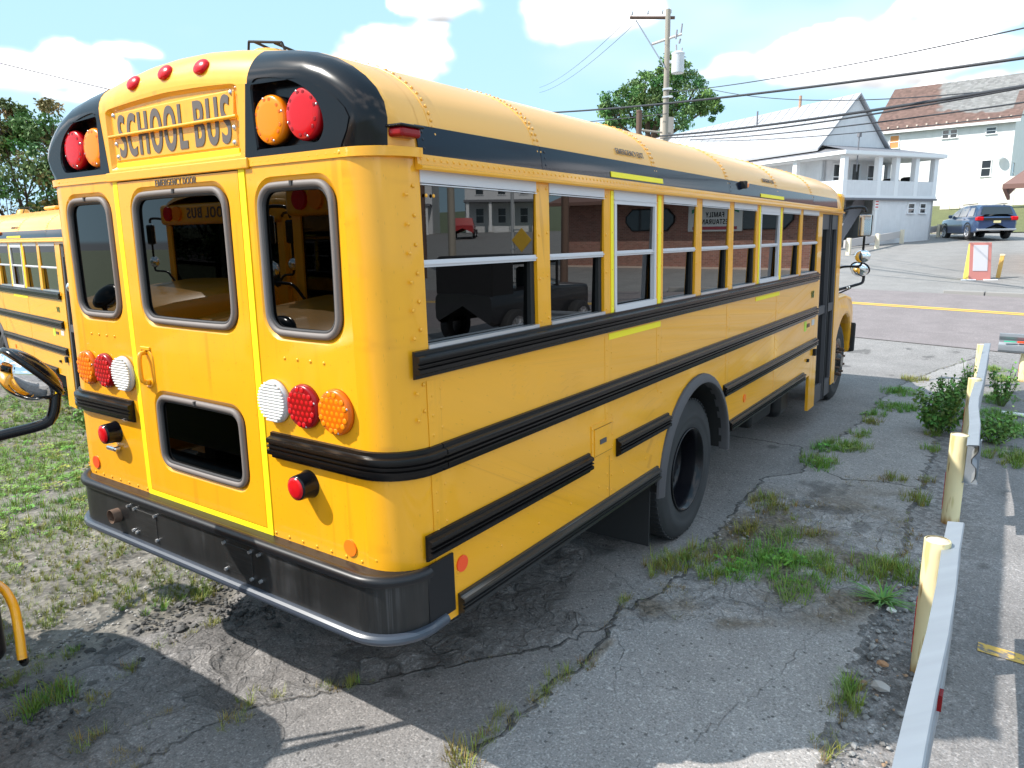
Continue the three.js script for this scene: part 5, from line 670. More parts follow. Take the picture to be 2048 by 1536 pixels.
{ // red pickup, mirrored in the bus windows
  const c = thing('pickup_truck', 'red pickup truck parked up the side street, mirrored in the rear side window', 'truck', [41, 2.14, -51], -0.6); const red = phys([0.42, 0.02, 0.02], 0.3, { clearcoat: 1 });
  mesh('body', carBody([[-2.7, 0.8, 0.5, 0.95], [-2.55, 0.94, 0.42, 1.08], [-1.4, 0.98, 0.4, 1.15], [2.6, 0.98, 0.42, 1.12], [2.7, 0.94, 0.5, 1.1]]), red, c); mesh('cabin', [loft([[-1.1, 1.12, 0.92], [-0.45, 1.75, 0.74], [0.7, 1.78, 0.76], [0.95, 1.12, 0.92]].map(([z, y, w]) => [[w, y, z], [0, y + 0.02, z], [-w, y, z]]), 0.2), loft([[[0.92, 1.12, -1.1], [0.92, 1.12, 0.95]], [[0.75, 1.75, -0.45], [0.75, 1.77, 0.7]]], 0), loft([[[-0.92, 1.12, -1.1], [-0.92, 1.12, 0.95]], [[-0.75, 1.75, -0.45], [-0.75, 1.77, 0.7]]], 0)], red, c);
  for (const s of [1, -1]) { mesh('window', loft([[[s * 0.925, 1.18, -0.85], [s * 0.925, 1.18, 0.8]], [[s * 0.785, 1.66, -0.4], [s * 0.785, 1.66, 0.62]]], 0), darkGlass, c); for (const z of [-1.75, 1.7]) carWheel(c, s * 0.97, z, 0.4, 0.26); } mesh('windscreen', loft([[[-0.8, 1.2, -1.06], [0.8, 1.2, -1.06]], [[-0.66, 1.68, -0.54], [0.66, 1.68, -0.54]]], 0), darkGlass, c);
}
{ // dark soft-top jeep beyond the rail, mirrored in the windows
  const c = thing('soft_top_jeep', 'black open jeep with soft top parked beyond the rail, mirrored in bus windows', 'car', [8.25, 0, -11.3], 0.05); const blk = phys([0.015, 0.015, 0.018], 0.4, { clearcoat: 0.6 });
  mesh('body', carBody([[-1.85, 0.6, 0.55, 1.0], [-1.8, 0.66, 0.5, 1.1], [-0.5, 0.74, 0.45, 1.15], [1.75, 0.76, 0.45, 1.1], [1.85, 0.74, 0.5, 1.05]]), blk, c); mesh('soft_top', [rbox(-0.74, 0.74, 1.62, 1.80, -0.42, 1.84, 0.07, 3), box(-0.73, -0.71, 1.05, 1.7, 1.15, 1.8), box(0.71, 0.73, 1.05, 1.7, 1.15, 1.8), box(-0.72, 0.72, 1.05, 1.7, 1.8, 1.82), ...[-0.7, 0.66].flatMap((x) => [box(x, x + 0.04, 1.1, 1.76, 1.74, 1.79), box(x, x + 0.04, 1.1, 1.76, 0.45, 0.5), box(x, x + 0.04, 1.1, 1.76, -0.5, -0.45)])], std([0.012, 0.012, 0.014], 0.9), c); mesh('windscreen_frame', [box(-0.7, 0.7, 1.1, 1.16, -0.52, -0.48), box(-0.7, 0.7, 1.7, 1.76, -0.45, -0.4)], blk, c); for (const s of [1, -1]) for (const z of [-1.2, 1.2]) carWheel(c, s * 0.78, z, 0.38, 0.24); for (const s of [-0.35, 0.35]) mesh('seat', rbox(s - 0.25, s + 0.25, 1.0, 1.55, 0.1, 0.28, 0.08), M.seat, c); mesh('steering_wheel', new THREE.TorusGeometry(0.18, 0.015, 8, 24).rotateX(-0.4).translate(-0.35, 1.25, -0.3), M.dark, c);
}
// ---------- row houses up the street, mirrored in the windows
for (const [x, z, l] of [[46, -64, 'white row house with pillars up the street, behind the red pickup'], [56, -58, 'white row house with pillars up the street, farther right of the pickup']]) { const h = thing('row_house', l, 'house', [x, TH(x, z), z], -0.6, 'row houses up the side street'); mesh('wall', uvXY(box(-4, 4, -0.5, 6.5, -8, 0)), whiteWall, h); mesh('roof', loft([[[-4.4, 6.3, 0.6], [4.4, 6.3, 0.6]], [[-4.4, 9, -4], [4.4, 9, -4]], [[-4.4, 6.3, -8.6], [4.4, 6.3, -8.6]]], 0), greyRoof, h); for (const px of [-3.6, -1.2, 1.2, 3.6]) mesh('pillar', box(px - 0.15, px + 0.15, 0, 3, 1.8, 2.1), whiteTrim, h); mesh('porch_roof', box(-4, 4, 3, 3.25, 0, 2.3), greyRoof, h); for (const px of [-2.4, 0, 2.4]) { windowAt(h, px - 0.4, px + 0.4, 3.9, 5.5, 0); windowAt(h, px - 0.4, px + 0.4, 0.9, 2.4, 0); } mesh('steps', [0, 1, 2, 3].map((i) => box(-0.8, 0.8, -0.5, 0.5 - i * 0.18, 2.1 + i * 0.3, 2.4 + i * 0.3)), std([0.6, 0.6, 0.6], 0.8), h); }

// ---------- utility poles and wires
const wood = new THREE.MeshStandardMaterial({ map: tex(128, 256, (u, v) => { const n = fbm(u * 40, v * 3, 4); const L = 0.62 + 0.22 * (n - 0.5); return [L, L * 0.95, L * 0.88]; }), roughness: 0.9 });
const woodBrown = new THREE.MeshStandardMaterial({ map: tex(128, 256, (u, v) => { const n = fbm(u * 40, v * 3, 4); const L = 0.42 + 0.2 * (n - 0.5); return [L, L * 0.8, L * 0.7]; }), roughness: 0.9 });
{
  const b = TH(-11.5, -32.3), p = thing('utility_pole', 'tall weathered utility pole with transformer above the bus roof', 'pole', [-11.45, b, -32.2]); const h = 12.45 - b;
  mesh('shaft', bar([0, -0.3, 0], [-0.12, h, -0.1], 0.17, 0.12, 14), wood, p);
  mesh('crossarm', bar([-1.75, 12.22 - b, 0.55], [0.1, 12.22 - b - 0.1, -0.4], 0.07, 0.07, 8), woodBrown, p); mesh('brace', bar([-1.5, 12.1 - b, 0.4], [-0.12, 9.9 - b, 0.1], 0.03), std([0.3, 0.34, 0.4], 0.6), p);
  for (const t of [0.05, 0.4, 0.72, 0.9]) mesh('insulator', lathe([[0.02, 0], [0.06, 0.05], [0.05, 0.1], [0.07, 0.14], [0.04, 0.22], [0, 0.23]], 10).translate(-1.75 + 1.85 * t, 12.3 - b, 0.55 - 0.95 * t), std([0.6, 0.62, 0.66], 0.3), p);
  mesh('side_arm', bar([-0.8, 11.0 - b, 0.1], [0.55, 11.3 - b, -0.2], 0.06), std([0.62, 0.58, 0.55], 0.7), p); mesh('cutout', [bar([0.5, 11.3 - b, -0.2], [0.55, 11.75 - b, -0.2], 0.04), bar([0.3, 11.1 - b, -0.1], [0.35, 11.5 - b, -0.1], 0.04), bar([0.45, 10.9 - b, -0.15], [0.5, 11.1 - b, -0.15], 0.05)], std([0.3, 0.3, 0.34], 0.5), p);
  const tr = mesh('transformer', lathe([[0, 0.0], [0.27, 0.0], [0.29, 0.03], [0.29, 0.82], [0.31, 0.84], [0.31, 0.88], [0.2, 0.95], [0, 0.97]], 24).translate(0.42, 9.6 - b, -0.15), std([0.62, 0.64, 0.67], 0.5), p); mesh('bushing', [bar([0.35, 10.55 - b, -0.1], [0.33, 10.85 - b, -0.1], 0.04), bar([0.55, 10.5 - b, -0.2], [0.58, 10.7 - b, -0.2], 0.04)], std([0.4, 0.38, 0.4], 0.4), tr);
  mesh('bracket', [box(-0.1, 0.3, 10.1 - b, 10.2 - b, -0.2, -0.05), box(-0.2, 0.2, 8.9 - b, 8.98 - b, -0.1, 0.1), box(-0.2, 0.25, 8.55 - b, 8.62 - b, -0.1, 0.1)], M.alu, p); mesh('lower_arm', bar([-1.25, 7.15 - b, 0.6], [0.15, 6.95 - b, -0.2], 0.05), wood, p);
  const q = thing('service_post', 'short reddish brown wooden post beside the utility pole', 'post', [-12.4, TH(-12.4, -31.2), -31.2]); mesh('shaft', bar([0, -0.2, 0], [0, 7.9 - TH(-12.4, -31.2), 0], 0.14, 0.13, 12), woodBrown, q); mesh('cap', bar([0, 7.88 - TH(-12.4, -31.2), 0], [0, 7.96 - TH(-12.4, -31.2), 0], 0.15, 0.13, 12), woodBrown, q);
}
for (const [x, z, r, m, l] of [[19.9, -21.4, 0.16, woodBrown, 'dark wooden pole by the street, left of two in the window reflection'], [19.0, -22.2, 0.17, wood, 'pale wooden pole by the street, right of two in the window reflection'], [13.0, -21.3, 0.15, woodBrown, 'brown wooden pole standing before the brick restaurant']]) { const p = thing('street_pole', l, 'pole', [x, TH(x, z), z], 0); mesh('shaft', bar([0, -0.3, 0], [0, 10.5, 0], r, r * 0.75, 12), m, p); mesh('crossarm', box(-0.9, 0.9, 9.7, 9.85, -0.05, 0.05), wood, p); }
{ const p = thing('sign_pole', 'grey metal street pole with yellow diamond sign, mirrored in the window', 'pole', [15.3, TH(15, -21.3), -21.3]); mesh('shaft', bar([0, -0.2, 0], [0, 6, 0], 0.07, 0.06, 12), std([0.4, 0.42, 0.44], 0.5), p); mesh('sign_face', rbox(-0.32, 0.32, -0.32, 0.32, -0.012, 0.012, 0.03).rotateZ(Math.PI / 4).translate(-0.45, 1.55, 0.06), std([0.7, 0.42, 0.04], 0.5), p); mesh('bracket', [box(-0.5, 0.05, 1.9, 1.95, 0.02, 0.05), box(-0.5, 0.05, 1.2, 1.25, 0.02, 0.05)], M.alu, p); }
const cable = std([0.03, 0.032, 0.04], 0.6);
function wire(label, a, b, sag, r, ext = 0.45) { const A = V(...a), B = V(...b), E = B.clone().add(B.clone().sub(A).multiplyScalar(ext)); const pts = []; for (let i = 0; i <= 24; i++) { const t = i / 24, p = A.clone().lerp(E, t); p.y -= sag * 4 * t * (1 - t); pts.push([p.x, p.y, p.z]); } single('overhead_wire', tube(pts, r, 6, 48), cable, label, 'wire', 'overhead wires along the street'); }
wire('uppermost thin overhead wire reaching the right edge', [-11.3, 8.75, -32.0], [2.552, 6.60, -17.63], 0.35, 0.016);
wire('thick overhead cable second from top at the right edge', [-15.2, 7.73, -27.97], [2.619, 5.95, -17.52], 0.3, 0.034);
wire('thickest bundled overhead cable crossing before the porch house roof', [-11.05, 6.62, -30.57], [2.684, 5.33, -17.415], 0.25, 0.038);
wire('second strand of the thickest overhead cable bundle', [-11.0, 6.52, -30.5], [2.69, 5.45, -17.4], 0.42, 0.024);
wire('wavy thin overhead wire between the two thick cables', [-9.4, 8.7, -32.23], [2.641, 5.74, -17.486], 0.75, 0.013);
wire('thin dark overhead wire just under the thick bundle', [-9.9, 6.43, -31.3], [2.718, 5.0, -17.36], 0.25, 0.018);
wire('lowest pale overhead wire crossing the tall white house roof', [-9.5, 6.38, -31.57], [2.74, 4.79, -17.32], 0.3, 0.012);
wire('overhead wire leading from the pole down to the left behind the bus', [-30, 9.2, -36], [-13, 7.9, -32.2], 0.2, 0.02, 0.1);
wire('single overhead wire in the upper left sky', [-11.5, 5.9, 3.0], [-20.107, 6.992, -10.756], 0.35, 0.012, 1.2);
for (const [dy, l] of [[0, 'hair-thin power line above the bus roof, upper of two'], [-0.5, 'hair-thin power line above the bus roof, lower of two']]) wire(l, [-40, 17.5 + dy, -66], [-13.1, 12.4 + dy, -31.8], 0.5, 0.012, 0);
wire('hair-thin power line leaving the crossarm toward the street', [-13.1, 12.45, -31.8], [2.5, 9.5, -14], 0.4, 0.008);
// ---------- vegetation
seedState = 1234;
function colored(pos, col, nrm) { const g = new THREE.BufferGeometry(); g.setAttribute('position', new THREE.Float32BufferAttribute(pos, 3)); g.setAttribute('color', new THREE.Float32BufferAttribute(col, 3)); g.computeVertexNormals(); return g; }
const leafMat = new THREE.MeshStandardMaterial({ vertexColors: true, roughness: 0.75, side: THREE.DoubleSide });
const leafPhys = new THREE.MeshPhysicalMaterial({ vertexColors: true, roughness: 0.8, side: THREE.DoubleSide, transmission: 0.25, thickness: 0 });
function leaf(pos, col, c, p, dir, up, len, wid) { // folded diamond leaf
  const r = new THREE.Vector3().crossVectors(dir, up).normalize().multiplyScalar(wid / 2), m = p.clone().addScaledVector(dir, len * 0.5).addScaledVector(up, len * 0.06), t = p.clone().addScaledVector(dir, len).addScaledVector(up, -len * 0.08); const a = m.clone().add(r), b = m.clone().sub(r);
  for (const q of [p, a, m, p, m, b, a, t, m, m, t, b]) { pos.push(q.x, q.y, q.z); col.push(...c); } }
const rdir = (up = 0) => { const a = rr(0, Math.PI * 2), y = rr(-1, 1) + up, s = Math.sqrt(Math.max(0.05, 1 - Math.min(1, y * y))); return V(Math.cos(a) * s, y, Math.sin(a) * s).normalize(); };
function makeTree(name, label, base, lobes, leaves, size, pal, trunkR, group) {
  const t = thing(name, label, 'tree', base, 0, group); const pos = [], col = [], limbs = []; const top = lobes[0];
  const fork = [top[0] * 0.3, Math.max(0.8, (top[1] - top[4]) * 0.75), top[2] * 0.3]; limbs.push(bar([0, -0.3, 0], fork, trunkR, trunkR * 0.75, 10));
  const perLobe = leaves / lobes.length;
  for (const [lx, ly, lz, rx, ry, rz] of lobes) {
    limbs.push(bar(fork, [lx, ly, lz], trunkR * 0.6, trunkR * 0.2, 7)); const nc = 26;
    for (let k = 0; k < nc; k++) { const d = rdir(0.15), q = Math.cbrt(rr(0.15, 1)); const c = V(lx + d.x * rx * q, ly + d.y * ry * q, lz + d.z * rz * q); if (k % 3 === 0) limbs.push(bar([lx, ly - ry * 0.3, lz], [c.x, c.y, c.z], trunkR * 0.16, trunkR * 0.05, 5));
      const cr = Math.min(rx, ry) * rr(0.22, 0.4), tone = rr(0.75, 1.25), base2 = pal(rnd(), (c.y - ly) / ry, d);
      for (let i = 0; i < perLobe / nc; i++) { const o = rdir(), s = cr * Math.cbrt(rnd()); const p = V(c.x + o.x * s, c.y + o.y * s * 0.75, c.z + o.z * s), v = rr(0.8, 1.2) * tone; leaf(pos, col, [base2[0] * v, base2[1] * v, base2[2] * v], p, rdir(-0.25), rdir(0.8), size * rr(0.7, 1.3), size * rr(0.4, 0.7)); } } }
  mesh('trunk', limbs, woodBrown, t); const m = new THREE.Mesh(colored(pos, col), leafMat); m.name = 'crown'; m.castShadow = m.receiveShadow = true; t.add(m); return t; }
const green1 = () => [rr(0.10, 0.17), rr(0.19, 0.27), rr(0.05, 0.08)];
makeTree('leafy_tree', 'bright green leafy tree behind the transformer pole', [-27.3, 3.0, -67.8], [[-2.79, 11.77, 1.94, 2.2, 1.7, 2.2], [-1.19, 13.08, 0.83, 1.9, 1.7, 1.9], [0.40, 10.80, -0.28, 2.6, 2.0, 2.6], [2.19, 12.40, -1.52, 2.5, 2.2, 2.5], [0.88, 14.54, -0.61, 1.7, 1.7, 1.7], [3.66, 11.14, -2.55, 1.7, 1.5, 1.7], [-3.90, 10.66, 2.71, 1.6, 1.4, 1.6], [-0.80, 10.80, 0.55, 2.4, 1.8, 2.4]], 21000, 0.30, () => [rr(0.13, 0.2), rr(0.24, 0.33), rr(0.07, 0.11)], 0.4);
makeTree('sumac_tree', 'reddish tipped sumac tree rising over the left bus roof', [-26.6, -0.2, -10.4], [[0, 4.6, 0, 2.4, 2.2, 2.6], [1.6, 5.6, -0.5, 1.2, 1.5, 1.4], [-1.6, 5.2, 1.2, 2.0, 1.9, 2.0], [2.2, 4.2, -1.4, 1.5, 1.6, 1.5], [0.8, 3.0, 1.0, 1.9, 1.6, 1.9], [0.2, 6.4, 0.6, 0.9, 1.0, 1.0]], 20000, 0.17, (r, h) => h > 0.1 && r < 0.45 ? [rr(0.2, 0.32), rr(0.16, 0.22), rr(0.06, 0.09)] : green1(), 0.14, 'trees behind the left bus');
makeTree('sumac_tree', 'green low sumac tree filling the gap behind the left bus', [-23.6, -0.2, -12.6], [[0, 3.0, 0, 1.9, 1.7, 1.9], [-1.6, 2.4, 1.6, 1.6, 1.4, 1.6], [1.4, 3.4, -1, 1.3, 1.4, 1.3]], 9000, 0.18, (r) => r < 0.2 ? [0.24, 0.2, 0.05] : [rr(0.12, 0.2), rr(0.24, 0.33), rr(0.07, 0.11)], 0.1, 'trees behind the left bus');
makeTree('sumac_tree', 'dense green tree behind the far end of the left bus', [-29, -0.2, -5.5], [[0, 3.4, 0, 2.6, 2.4, 2.6], [1.5, 2.6, -2, 1.8, 1.8, 1.8]], 6000, 0.3, green1, 0.12, 'trees behind the left bus');

// grass: bent blades in tufts
function tuftGeo(n, h, spread, w) { const pos = [], col = []; for (let k = 0; k < n; k++) { const a = rr(0, 6.28), r0 = spread * 0.35 * Math.sqrt(rnd()), lean = rr(0.15, 0.75), hh = h * rr(0.5, 1.1), bx = Math.cos(a) * r0, bz = Math.sin(a) * r0, dx = Math.cos(a + rr(-0.6, 0.6)), dz = Math.sin(a + rr(-0.6, 0.6)), px = -dz * w / 2, pz = dx * w / 2; const P = (t, s) => { const y = hh * (t - 0.25 * lean * t * t), o = hh * lean * t * t; const k2 = (1 - t * 0.85) * s; return [bx + dx * o + px * k2, y - 0.004, bz + dz * o + pz * k2]; }; const tone = rr(0.75, 1.25);
    for (const [t0, t1] of [[0, 0.4], [0.4, 0.75]]) { const A = P(t0, 1), B = P(t0, -1), C = P(t1, 1), D = P(t1, -1); pos.push(...A, ...B, ...D, ...A, ...D, ...C); } const C = P(0.75, 1), D = P(0.75, -1), E = P(1, 0); pos.push(...C, ...D, ...E); for (let i = 0; i < 15; i++) col.push(tone, tone, tone); }
  return colored(pos, col); }
function broadGeo(n, h, spread, size) { const pos = [], col = []; for (let k = 0; k < n; k++) { const a = rr(0, 6.28), q = Math.sqrt(rnd()), y = h * rr(0.15, 1) * (1 - 0.4 * q), p = V(Math.cos(a) * spread * q, y, Math.sin(a) * spread * q), d = V(Math.cos(a + rr(-0.8, 0.8)), rr(-0.3, 0.5), Math.sin(a + rr(-0.8, 0.8))).normalize(), t = rr(0.7, 1.3); leaf(pos, col, [t, t, t], p, d, V(rr(-0.3, 0.3), 1, rr(-0.3, 0.3)).normalize(), size * rr(0.7, 1.3), size * rr(0.5, 0.75)); } return colored(pos, col); }
const grassMat = new THREE.MeshStandardMaterial({ vertexColors: true, roughness: 0.75, side: THREE.DoubleSide });
const PAL = [() => [rr(0.2, 0.3), rr(0.16, 0.21), rr(0.045, 0.07)], () => [rr(0.2, 0.3), rr(0.24, 0.31), rr(0.04, 0.06)], () => [rr(0.14, 0.21), rr(0.25, 0.33), rr(0.035, 0.055)], () => [rr(0.11, 0.17), rr(0.26, 0.36), rr(0.03, 0.05)]];
function scatter(name, label, geo, list) { const im = new THREE.InstancedMesh(geo, grassMat, list.length); const m = new THREE.Matrix4(), q = new THREE.Quaternion(); list.forEach(([x, z, s, c, sy = s], i) => { q.setFromAxisAngle(V(0, 1, 0), rr(0, 6.28)); m.compose(V(x, TH(x, z) - 0.012, z), q, V(s, sy, s)); im.setMatrixAt(i, m); im.setColorAt(i, lin(...c)); }); im.name = numbered(name); im.castShadow = im.receiveShadow = true; tag(im, label, 'grass', null, 'stuff'); scene.add(im); return im; }
const tuftA = tuftGeo(11, 0.11, 0.07, 0.006), tuftB = tuftGeo(14, 0.06, 0.08, 0.005), broad = broadGeo(16, 0.07, 0.06, 0.04);
const clumps = [[1.35, -2.65, 0.13, 1], [1.58, -2.53, 0.12, 2], [1.52, -2.85, 0.1, 1], [1.77, -2.87, 0.2, 3], [1.74, -2.63, 0.12, 3], [1.93, -3.02, 0.13, 3], [2.04, -2.67, 0.14, 3], [2.03, -2.47, 0.1, 2], [2.17, -2.91, 0.12, 2], [2.07, -3.11, 0.08, 2], [1.74, -3.35, 0.1, 2], [1.52, -3.37, 0.09, 1], [1.91, -3.45, 0.08, 1], [1.24, -2.53, 0.12, 2], [1.52, -3.97, 0.15, 1], [1.87, -4.07, 0.16, 0], [2.09, -4.03, 0.12, 0], [2.34, -3.63, 0.17, 0], [2.41, -3.94, 0.14, 0], [2.37, -3.13, 0.14, 2], [2.52, -3.23, 0.13, 2], [1.59, -5.36, 0.14, 2], [1.57, -5.94, 0.15, 3], [1.63, -5.20, 0.1, 3], [1.74, -6.05, 0.16, 2], [1.74, -6.62, 0.1, 2], [1.76, -7.27, 0.1, 1], [1.73, -7.68, 0.1, 3], [1.88, -8.23, 0.2, 3], [1.81, -9.24, 0.2, 3], [1.88, -10.33, 0.15, 1], [2.05, -4.97, 0.16, 0], [2.24, -5.17, 0.1, 1], [2.43, -6.38, 0.08, 2], [2.42, -7.04, 0.08, 2], [2.46, -4.72, 0.09, 1], [2.48, -5.32, 0.06, 1], [2.49, -1.18, 0.06, 1], [2.49, -1.50, 0.06, 1], [2.51, -1.65, 0.08, 2], [1.36, -2.15, 0.1, 0], [1.58, -2.00, 0.1, 0], [1.23, -2.38, 0.09, 1], [2.50, -1.69, 0.07, 0], [1.35, -1.20, 0.05, 1], [1.31, -1.07, 0.06, 1], [1.28, -0.93, 0.06, 1], [1.29, -0.81, 0.05, 1], [1.25, -0.57, 0.06, 1], [1.25, -0.43, 0.05, 1], [1.25, -0.28, 0.08, 1], [1.21, -1.90, 0.05, 1], [0.22, 0.10, 0.06, 1], [0.15, -0.03, 0.05, 1], [0.25, -0.12, 0.04, 1], [0.37, -0.27, 0.05, 1], [0.46, -0.38, 0.05, 1], [-0.11, 0.32, 0.07, 0], [-0.05, 0.28, 0.06, 0], [0.05, 0.57, 0.1, 0], [-0.20, 0.54, 0.06, 1], [-0.64, 0.53, 0.09, 2], [-0.66, 0.48, 0.08, 2], [-0.46, 0.39, 0.06, 1], [-0.56, 0.17, 0.05, 1], [-0.65, -0.07, 0.05, 1], [-0.64, -0.33, 0.04, 1], [-0.61, -0.22, 0.04, 1], [2.88, -8.39, 0.2, 3], [3.08, -7.71, 0.25, 3], [3.17, -6.46, 0.25, 2], [2.90, -9.37, 0.2, 3], [2.99, -11.00, 0.15, 2], [2.81, -11.85, 0.15, 2], [3.15, -9.51, 0.1, 0], [-1.01, 0.28, 0.05, 2], [-1.09, -0.27, 0.05, 3]];
{
  const A = [], B = [], C = [];
  for (const [cx, cz, r, k] of clumps) { const n = Math.round((k === 0 ? 900 : 700) * r * r * 3.2) + 4; for (let i = 0; i < n; i++) { const a = rr(0, 6.28), q = r * Math.pow(rnd(), 0.7) * 1.25, x = cx + Math.cos(a) * q, z = cz + Math.sin(a) * q * 1.2, s = rr(0.5, 1.15) * (r < 0.07 ? 0.65 : k === 0 ? 0.6 : 1), c = PAL[rnd() < 0.75 ? k : Math.max(0, k - 1)](); (k === 0 ? B : rnd() < 0.07 && k === 3 ? C : A).push([x, z, s, c]); } }
  for (const [pl, dens] of [[crackB, 14], [crackD, 16], [crackC, 8], [crackA, 9]]) for (let i = 0; i < pl.length - 1; i++) { const a = pl[i], b = pl[i + 1], L = Math.hypot(b[0] - a[0], b[1] - a[1]); for (let k = 0; k < L * dens; k++) { const t = rnd(), x = mix(a[0], b[0], t) + rr(-0.03, 0.03), z = mix(a[1], b[1], t); if (fbm(x * 3, z * 3, 2) < 0.47) continue; B.push([x, z, rr(0.3, 0.75), PAL[rnd() < 0.5 ? 0 : 1]()]); } }
  for (let i = 0; i < 700; i++) { const x = rr(1.35, 2.48), z = rr(-4.4, -2.0); const k = groundKinds(x, z); if (k[1] * fbm(x * 4 + 8, z * 4, 3) < 0.42) continue; B.push([x, z, rr(0.35, 0.8), PAL[rnd() < 0.6 ? 0 : 1]()]); }
  scatter('weed_grass', 'green grass tufts growing from the cracked pavement beside the bus', tuftA, A); scatter('crack_grass', 'short dry grass along the pavement cracks', tuftB, B); scatter('broad_weeds', 'small broad-leaved weeds among the pavement cracks', broad, C);
  const L = [], S = [], W = []; for (let i = 0; i < 26000; i++) { const t = Math.pow(rnd(), 1.5), x = -0.95 - t * 9, z = rr(-5.5, 1.2), n = fbm(x * 1.6, z * 1.6, 4), dn = sstep(-0.9, -2.8, x) * 0.3 + n; if (x > -3.4 && z > 0.2 && n < 0.56) continue; if (dn < 0.565) continue; const lush = sstep(-2.2, -3.6, x); const k = rnd() < lush ? (rnd() < 0.3 ? 3 : rnd() < 0.7 ? 2 : 1) : rnd() < 0.8 ? 1 : 2; (rnd() < 0.10 * lush ? W : rnd() < 0.5 ? S : L).push([x, z, rr(0.5, 1.1) * mix(0.6, 1.05, lush), PAL[k]()]); }
  scatter('yard_grass', 'patchy green grass on the dirt left of the bus', tuftA, L); scatter('yard_turf', 'short turf on the dirt left of the bus', tuftB, S); scatter('yard_weeds', 'leafy ground weeds among the grass left of the bus', broad, W);
}
// leafy bush and grass clumps as things
function plant(name, label, x, z, geos) { const t = thing(name, label, 'plant', [x, TH(x, z), z], 0); geos.forEach(([n, pos, col]) => { const m = new THREE.Mesh(colored(pos, col), leafMat); m.name = n; m.castShadow = m.receiveShadow = true; t.add(m); }); return t; }
const weedGreen = () => [rr(0.09, 0.16), rr(0.2, 0.3), rr(0.035, 0.06)];
function bush(label, x, z, h, r, n, pal, size) { const pos = [], col = [], stems = []; for (let s = 0; s < 16; s++) { const a = rr(0, 6.28), o = r * Math.sqrt(rnd()) * 0.8, tip = V(Math.cos(a) * o, h * rr(0.45, 1), Math.sin(a) * o); stems.push(bar([tip.x * 0.2, 0, tip.z * 0.2], [tip.x, tip.y, tip.z], 0.005, 0.003, 5)); for (let i = 0; i < n / 16; i++) { const t = rr(0.25, 1.05), p = V(tip.x * mix(0.2, 1, t), tip.y * t, tip.z * mix(0.2, 1, t)).add(rdir().multiplyScalar(r * 0.22 * rnd())); const c = pal(), v = rr(0.75, 1.25); leaf(pos, col, c.map((q) => q * v), p, rdir(-0.1), V(rr(-0.5, 0.5), 1, rr(-0.5, 0.5)).normalize(), size * rr(0.6, 1.3), size * rr(0.45, 0.7)); } } const t = plant('weed_bush', label, x, z, [['foliage', pos, col]]); mesh('stems', stems, std([0.1, 0.14, 0.04], 0.8), t); }
bush('dense broad leafy weed bush beside the third bollard', 2.42, -7.15, 0.50, 0.34, 1500, weedGreen, 0.06);
bush('smaller weed bush just behind the dense one, nearer the street', 2.45, -8.3, 0.52, 0.26, 700, weedGreen, 0.055);
bush('tall thin weeds standing around the farthest bollard', 2.62, -9.3, 0.5, 0.2, 260, weedGreen, 0.045);
bush('tall weeds behind the dented guard rail', 2.98, -9.0, 0.55, 0.22, 420, weedGreen, 0.05);
bush('low spreading weeds under the dented guard rail', 2.95, -7.0, 0.32, 0.36, 700, weedGreen, 0.05);
bush('leafy weed at the left bus wheel, by the mirror', -6.4, -2.6, 0.35, 0.55, 900, weedGreen, 0.06);
bush('low leafy weeds at the left end of the rear bumper', -3.2, -1.5, 0.25, 0.55, 1100, weedGreen, 0.05);
{ const pos = [], col = []; for (let k = 0; k < 70; k++) { const a = rr(0, 6.28), L = rr(0.12, 0.26), w = 0.007, dx = Math.cos(a), dz = Math.sin(a), lift = rr(0.25, 0.9), b0 = [rr(-0.03, 0.03), 0, rr(-0.03, 0.03)], P = (t, s) => [b0[0] + dx * L * t - dz * w * s * (1 - t), 0.0 + L * lift * (t - 0.75 * t * t), b0[2] + dz * L * t + dx * w * s * (1 - t)]; const c = [rr(0.08, 0.14), rr(0.2, 0.3), rr(0.03, 0.06)]; for (const [t0, t1] of [[0, 0.35], [0.35, 0.7], [0.7, 1]]) { pos.push(...P(t0, 1), ...P(t0, -1), ...P(t1, -1), ...P(t0, 1), ...P(t1, -1), ...P(t1, 1)); for (let i = 0; i < 6; i++) col.push(...c); } } plant('grass_clump', 'sprawling clump of long grass at the slab edge near the nearest bollard', 2.50, -2.72, [['blades', pos, col]]); }
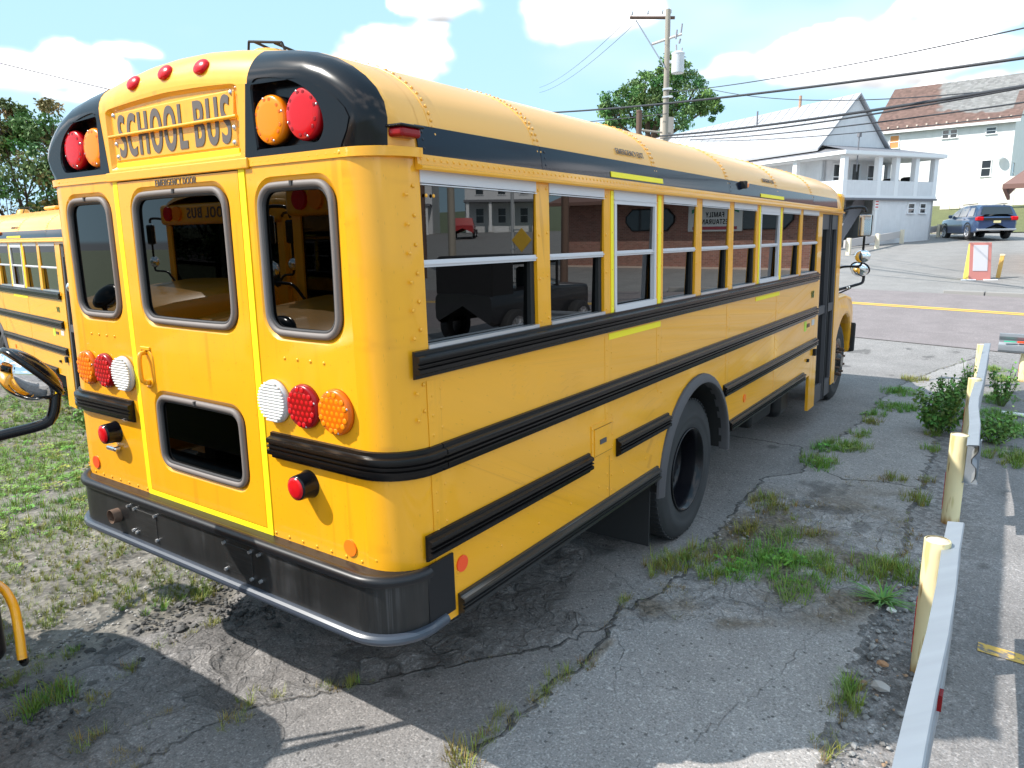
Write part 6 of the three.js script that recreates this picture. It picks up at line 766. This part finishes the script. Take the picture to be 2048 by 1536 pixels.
// rubble
function stoneGeo() { const g = new THREE.IcosahedronGeometry(1, 0); const p = g.attributes.position; for (let i = 0; i < p.count; i++) { const k = 0.7 + 0.5 * hash2(Math.round(p.getX(i) * 50), Math.round(p.getY(i) * 50 + p.getZ(i) * 90)); p.setXYZ(i, p.getX(i) * k, p.getY(i) * k * 0.6, p.getZ(i) * k); } g.computeVertexNormals(); return g; }
function rubble(name, label, n, fn) { const g = stoneGeo(), im = new THREE.InstancedMesh(g, std([1, 1, 1], 0.95), n), m = new THREE.Matrix4(), q = new THREE.Quaternion(); for (let i = 0; i < n; i++) { const [x, z, s, c] = fn(); q.setFromEuler(new THREE.Euler(rr(-0.5, 0.5), rr(0, 6), rr(-0.5, 0.5))); m.compose(V(x, TH(x, z) + s * 0.15 - 0.008, z), q, V(s, s, s)); im.setMatrixAt(i, m); im.setColorAt(i, lin(...c)); } im.name = numbered(name); im.castShadow = im.receiveShadow = true; tag(im, label, 'rubble', null, 'stuff'); scene.add(im); }
const grey = (a, b, w = 1) => { const v = rr(a, b); return [v * w, v, v * (2 - w)]; };
rubble('asphalt_rubble', 'crumbled dark asphalt along the edge of the grass', 1500, () => { const z = rr(-1.4, 0.95), x = -0.72 + 0.22 * (z > 0 ? -z * 0.4 : 0) + (rnd() + rnd() - 1) * 0.42; return [x, z, rr(0.004, 0.016) * (rnd() < 0.06 ? 2 : 1), grey(0.05, 0.15, 1.03)]; });
rubble('gravel', 'loose pale gravel in the dirt left of the bus', 1600, () => [-1.1 - Math.pow(rnd(), 1.6) * 4, rr(-1.8, 1), rr(0.004, 0.012), grey(0.2, 0.42, 1.06)]);
rubble('gravel', 'loose gravel at the broken slab edge by the rail', 650, () => [2.52 + Math.abs(rnd() + rnd() - 1) * 0.35, rr(-3.2, -0.6), Math.pow(rnd(), 2.5) * 0.014 + 0.003, rnd() < 0.1 ? [0.3, 0.2, 0.13] : grey(0.1, 0.34, 1.03)]);
rubble('gravel', 'loose stones in the weedy broken pavement', 700, () => [rr(1.3, 2.5), rr(-4.4, -1.9), rr(0.004, 0.015), grey(0.15, 0.4, 1.04)]);
for (const [x, z, s, l] of [[2.62, -1.78, 0.045, 'larger grey stone lying by the foot of the nearest bollard'], [2.60, -2.0, 0.03, 'small brown stone lying left of the nearest bollard'], [2.56, -2.62, 0.028, 'flat white stone beside the long grass clump']]) { const g = stoneGeo(); g.scale(s, s, s * 0.8); g.translate(x, s * 0.25, z); single('stone', g, std(l.includes('white') ? [0.7, 0.68, 0.64] : l.includes('brown') ? [0.4, 0.22, 0.12] : [0.4, 0.37, 0.35], 0.9), l, 'stone'); }
scene.add(camera); renderer.render(scene, camera);
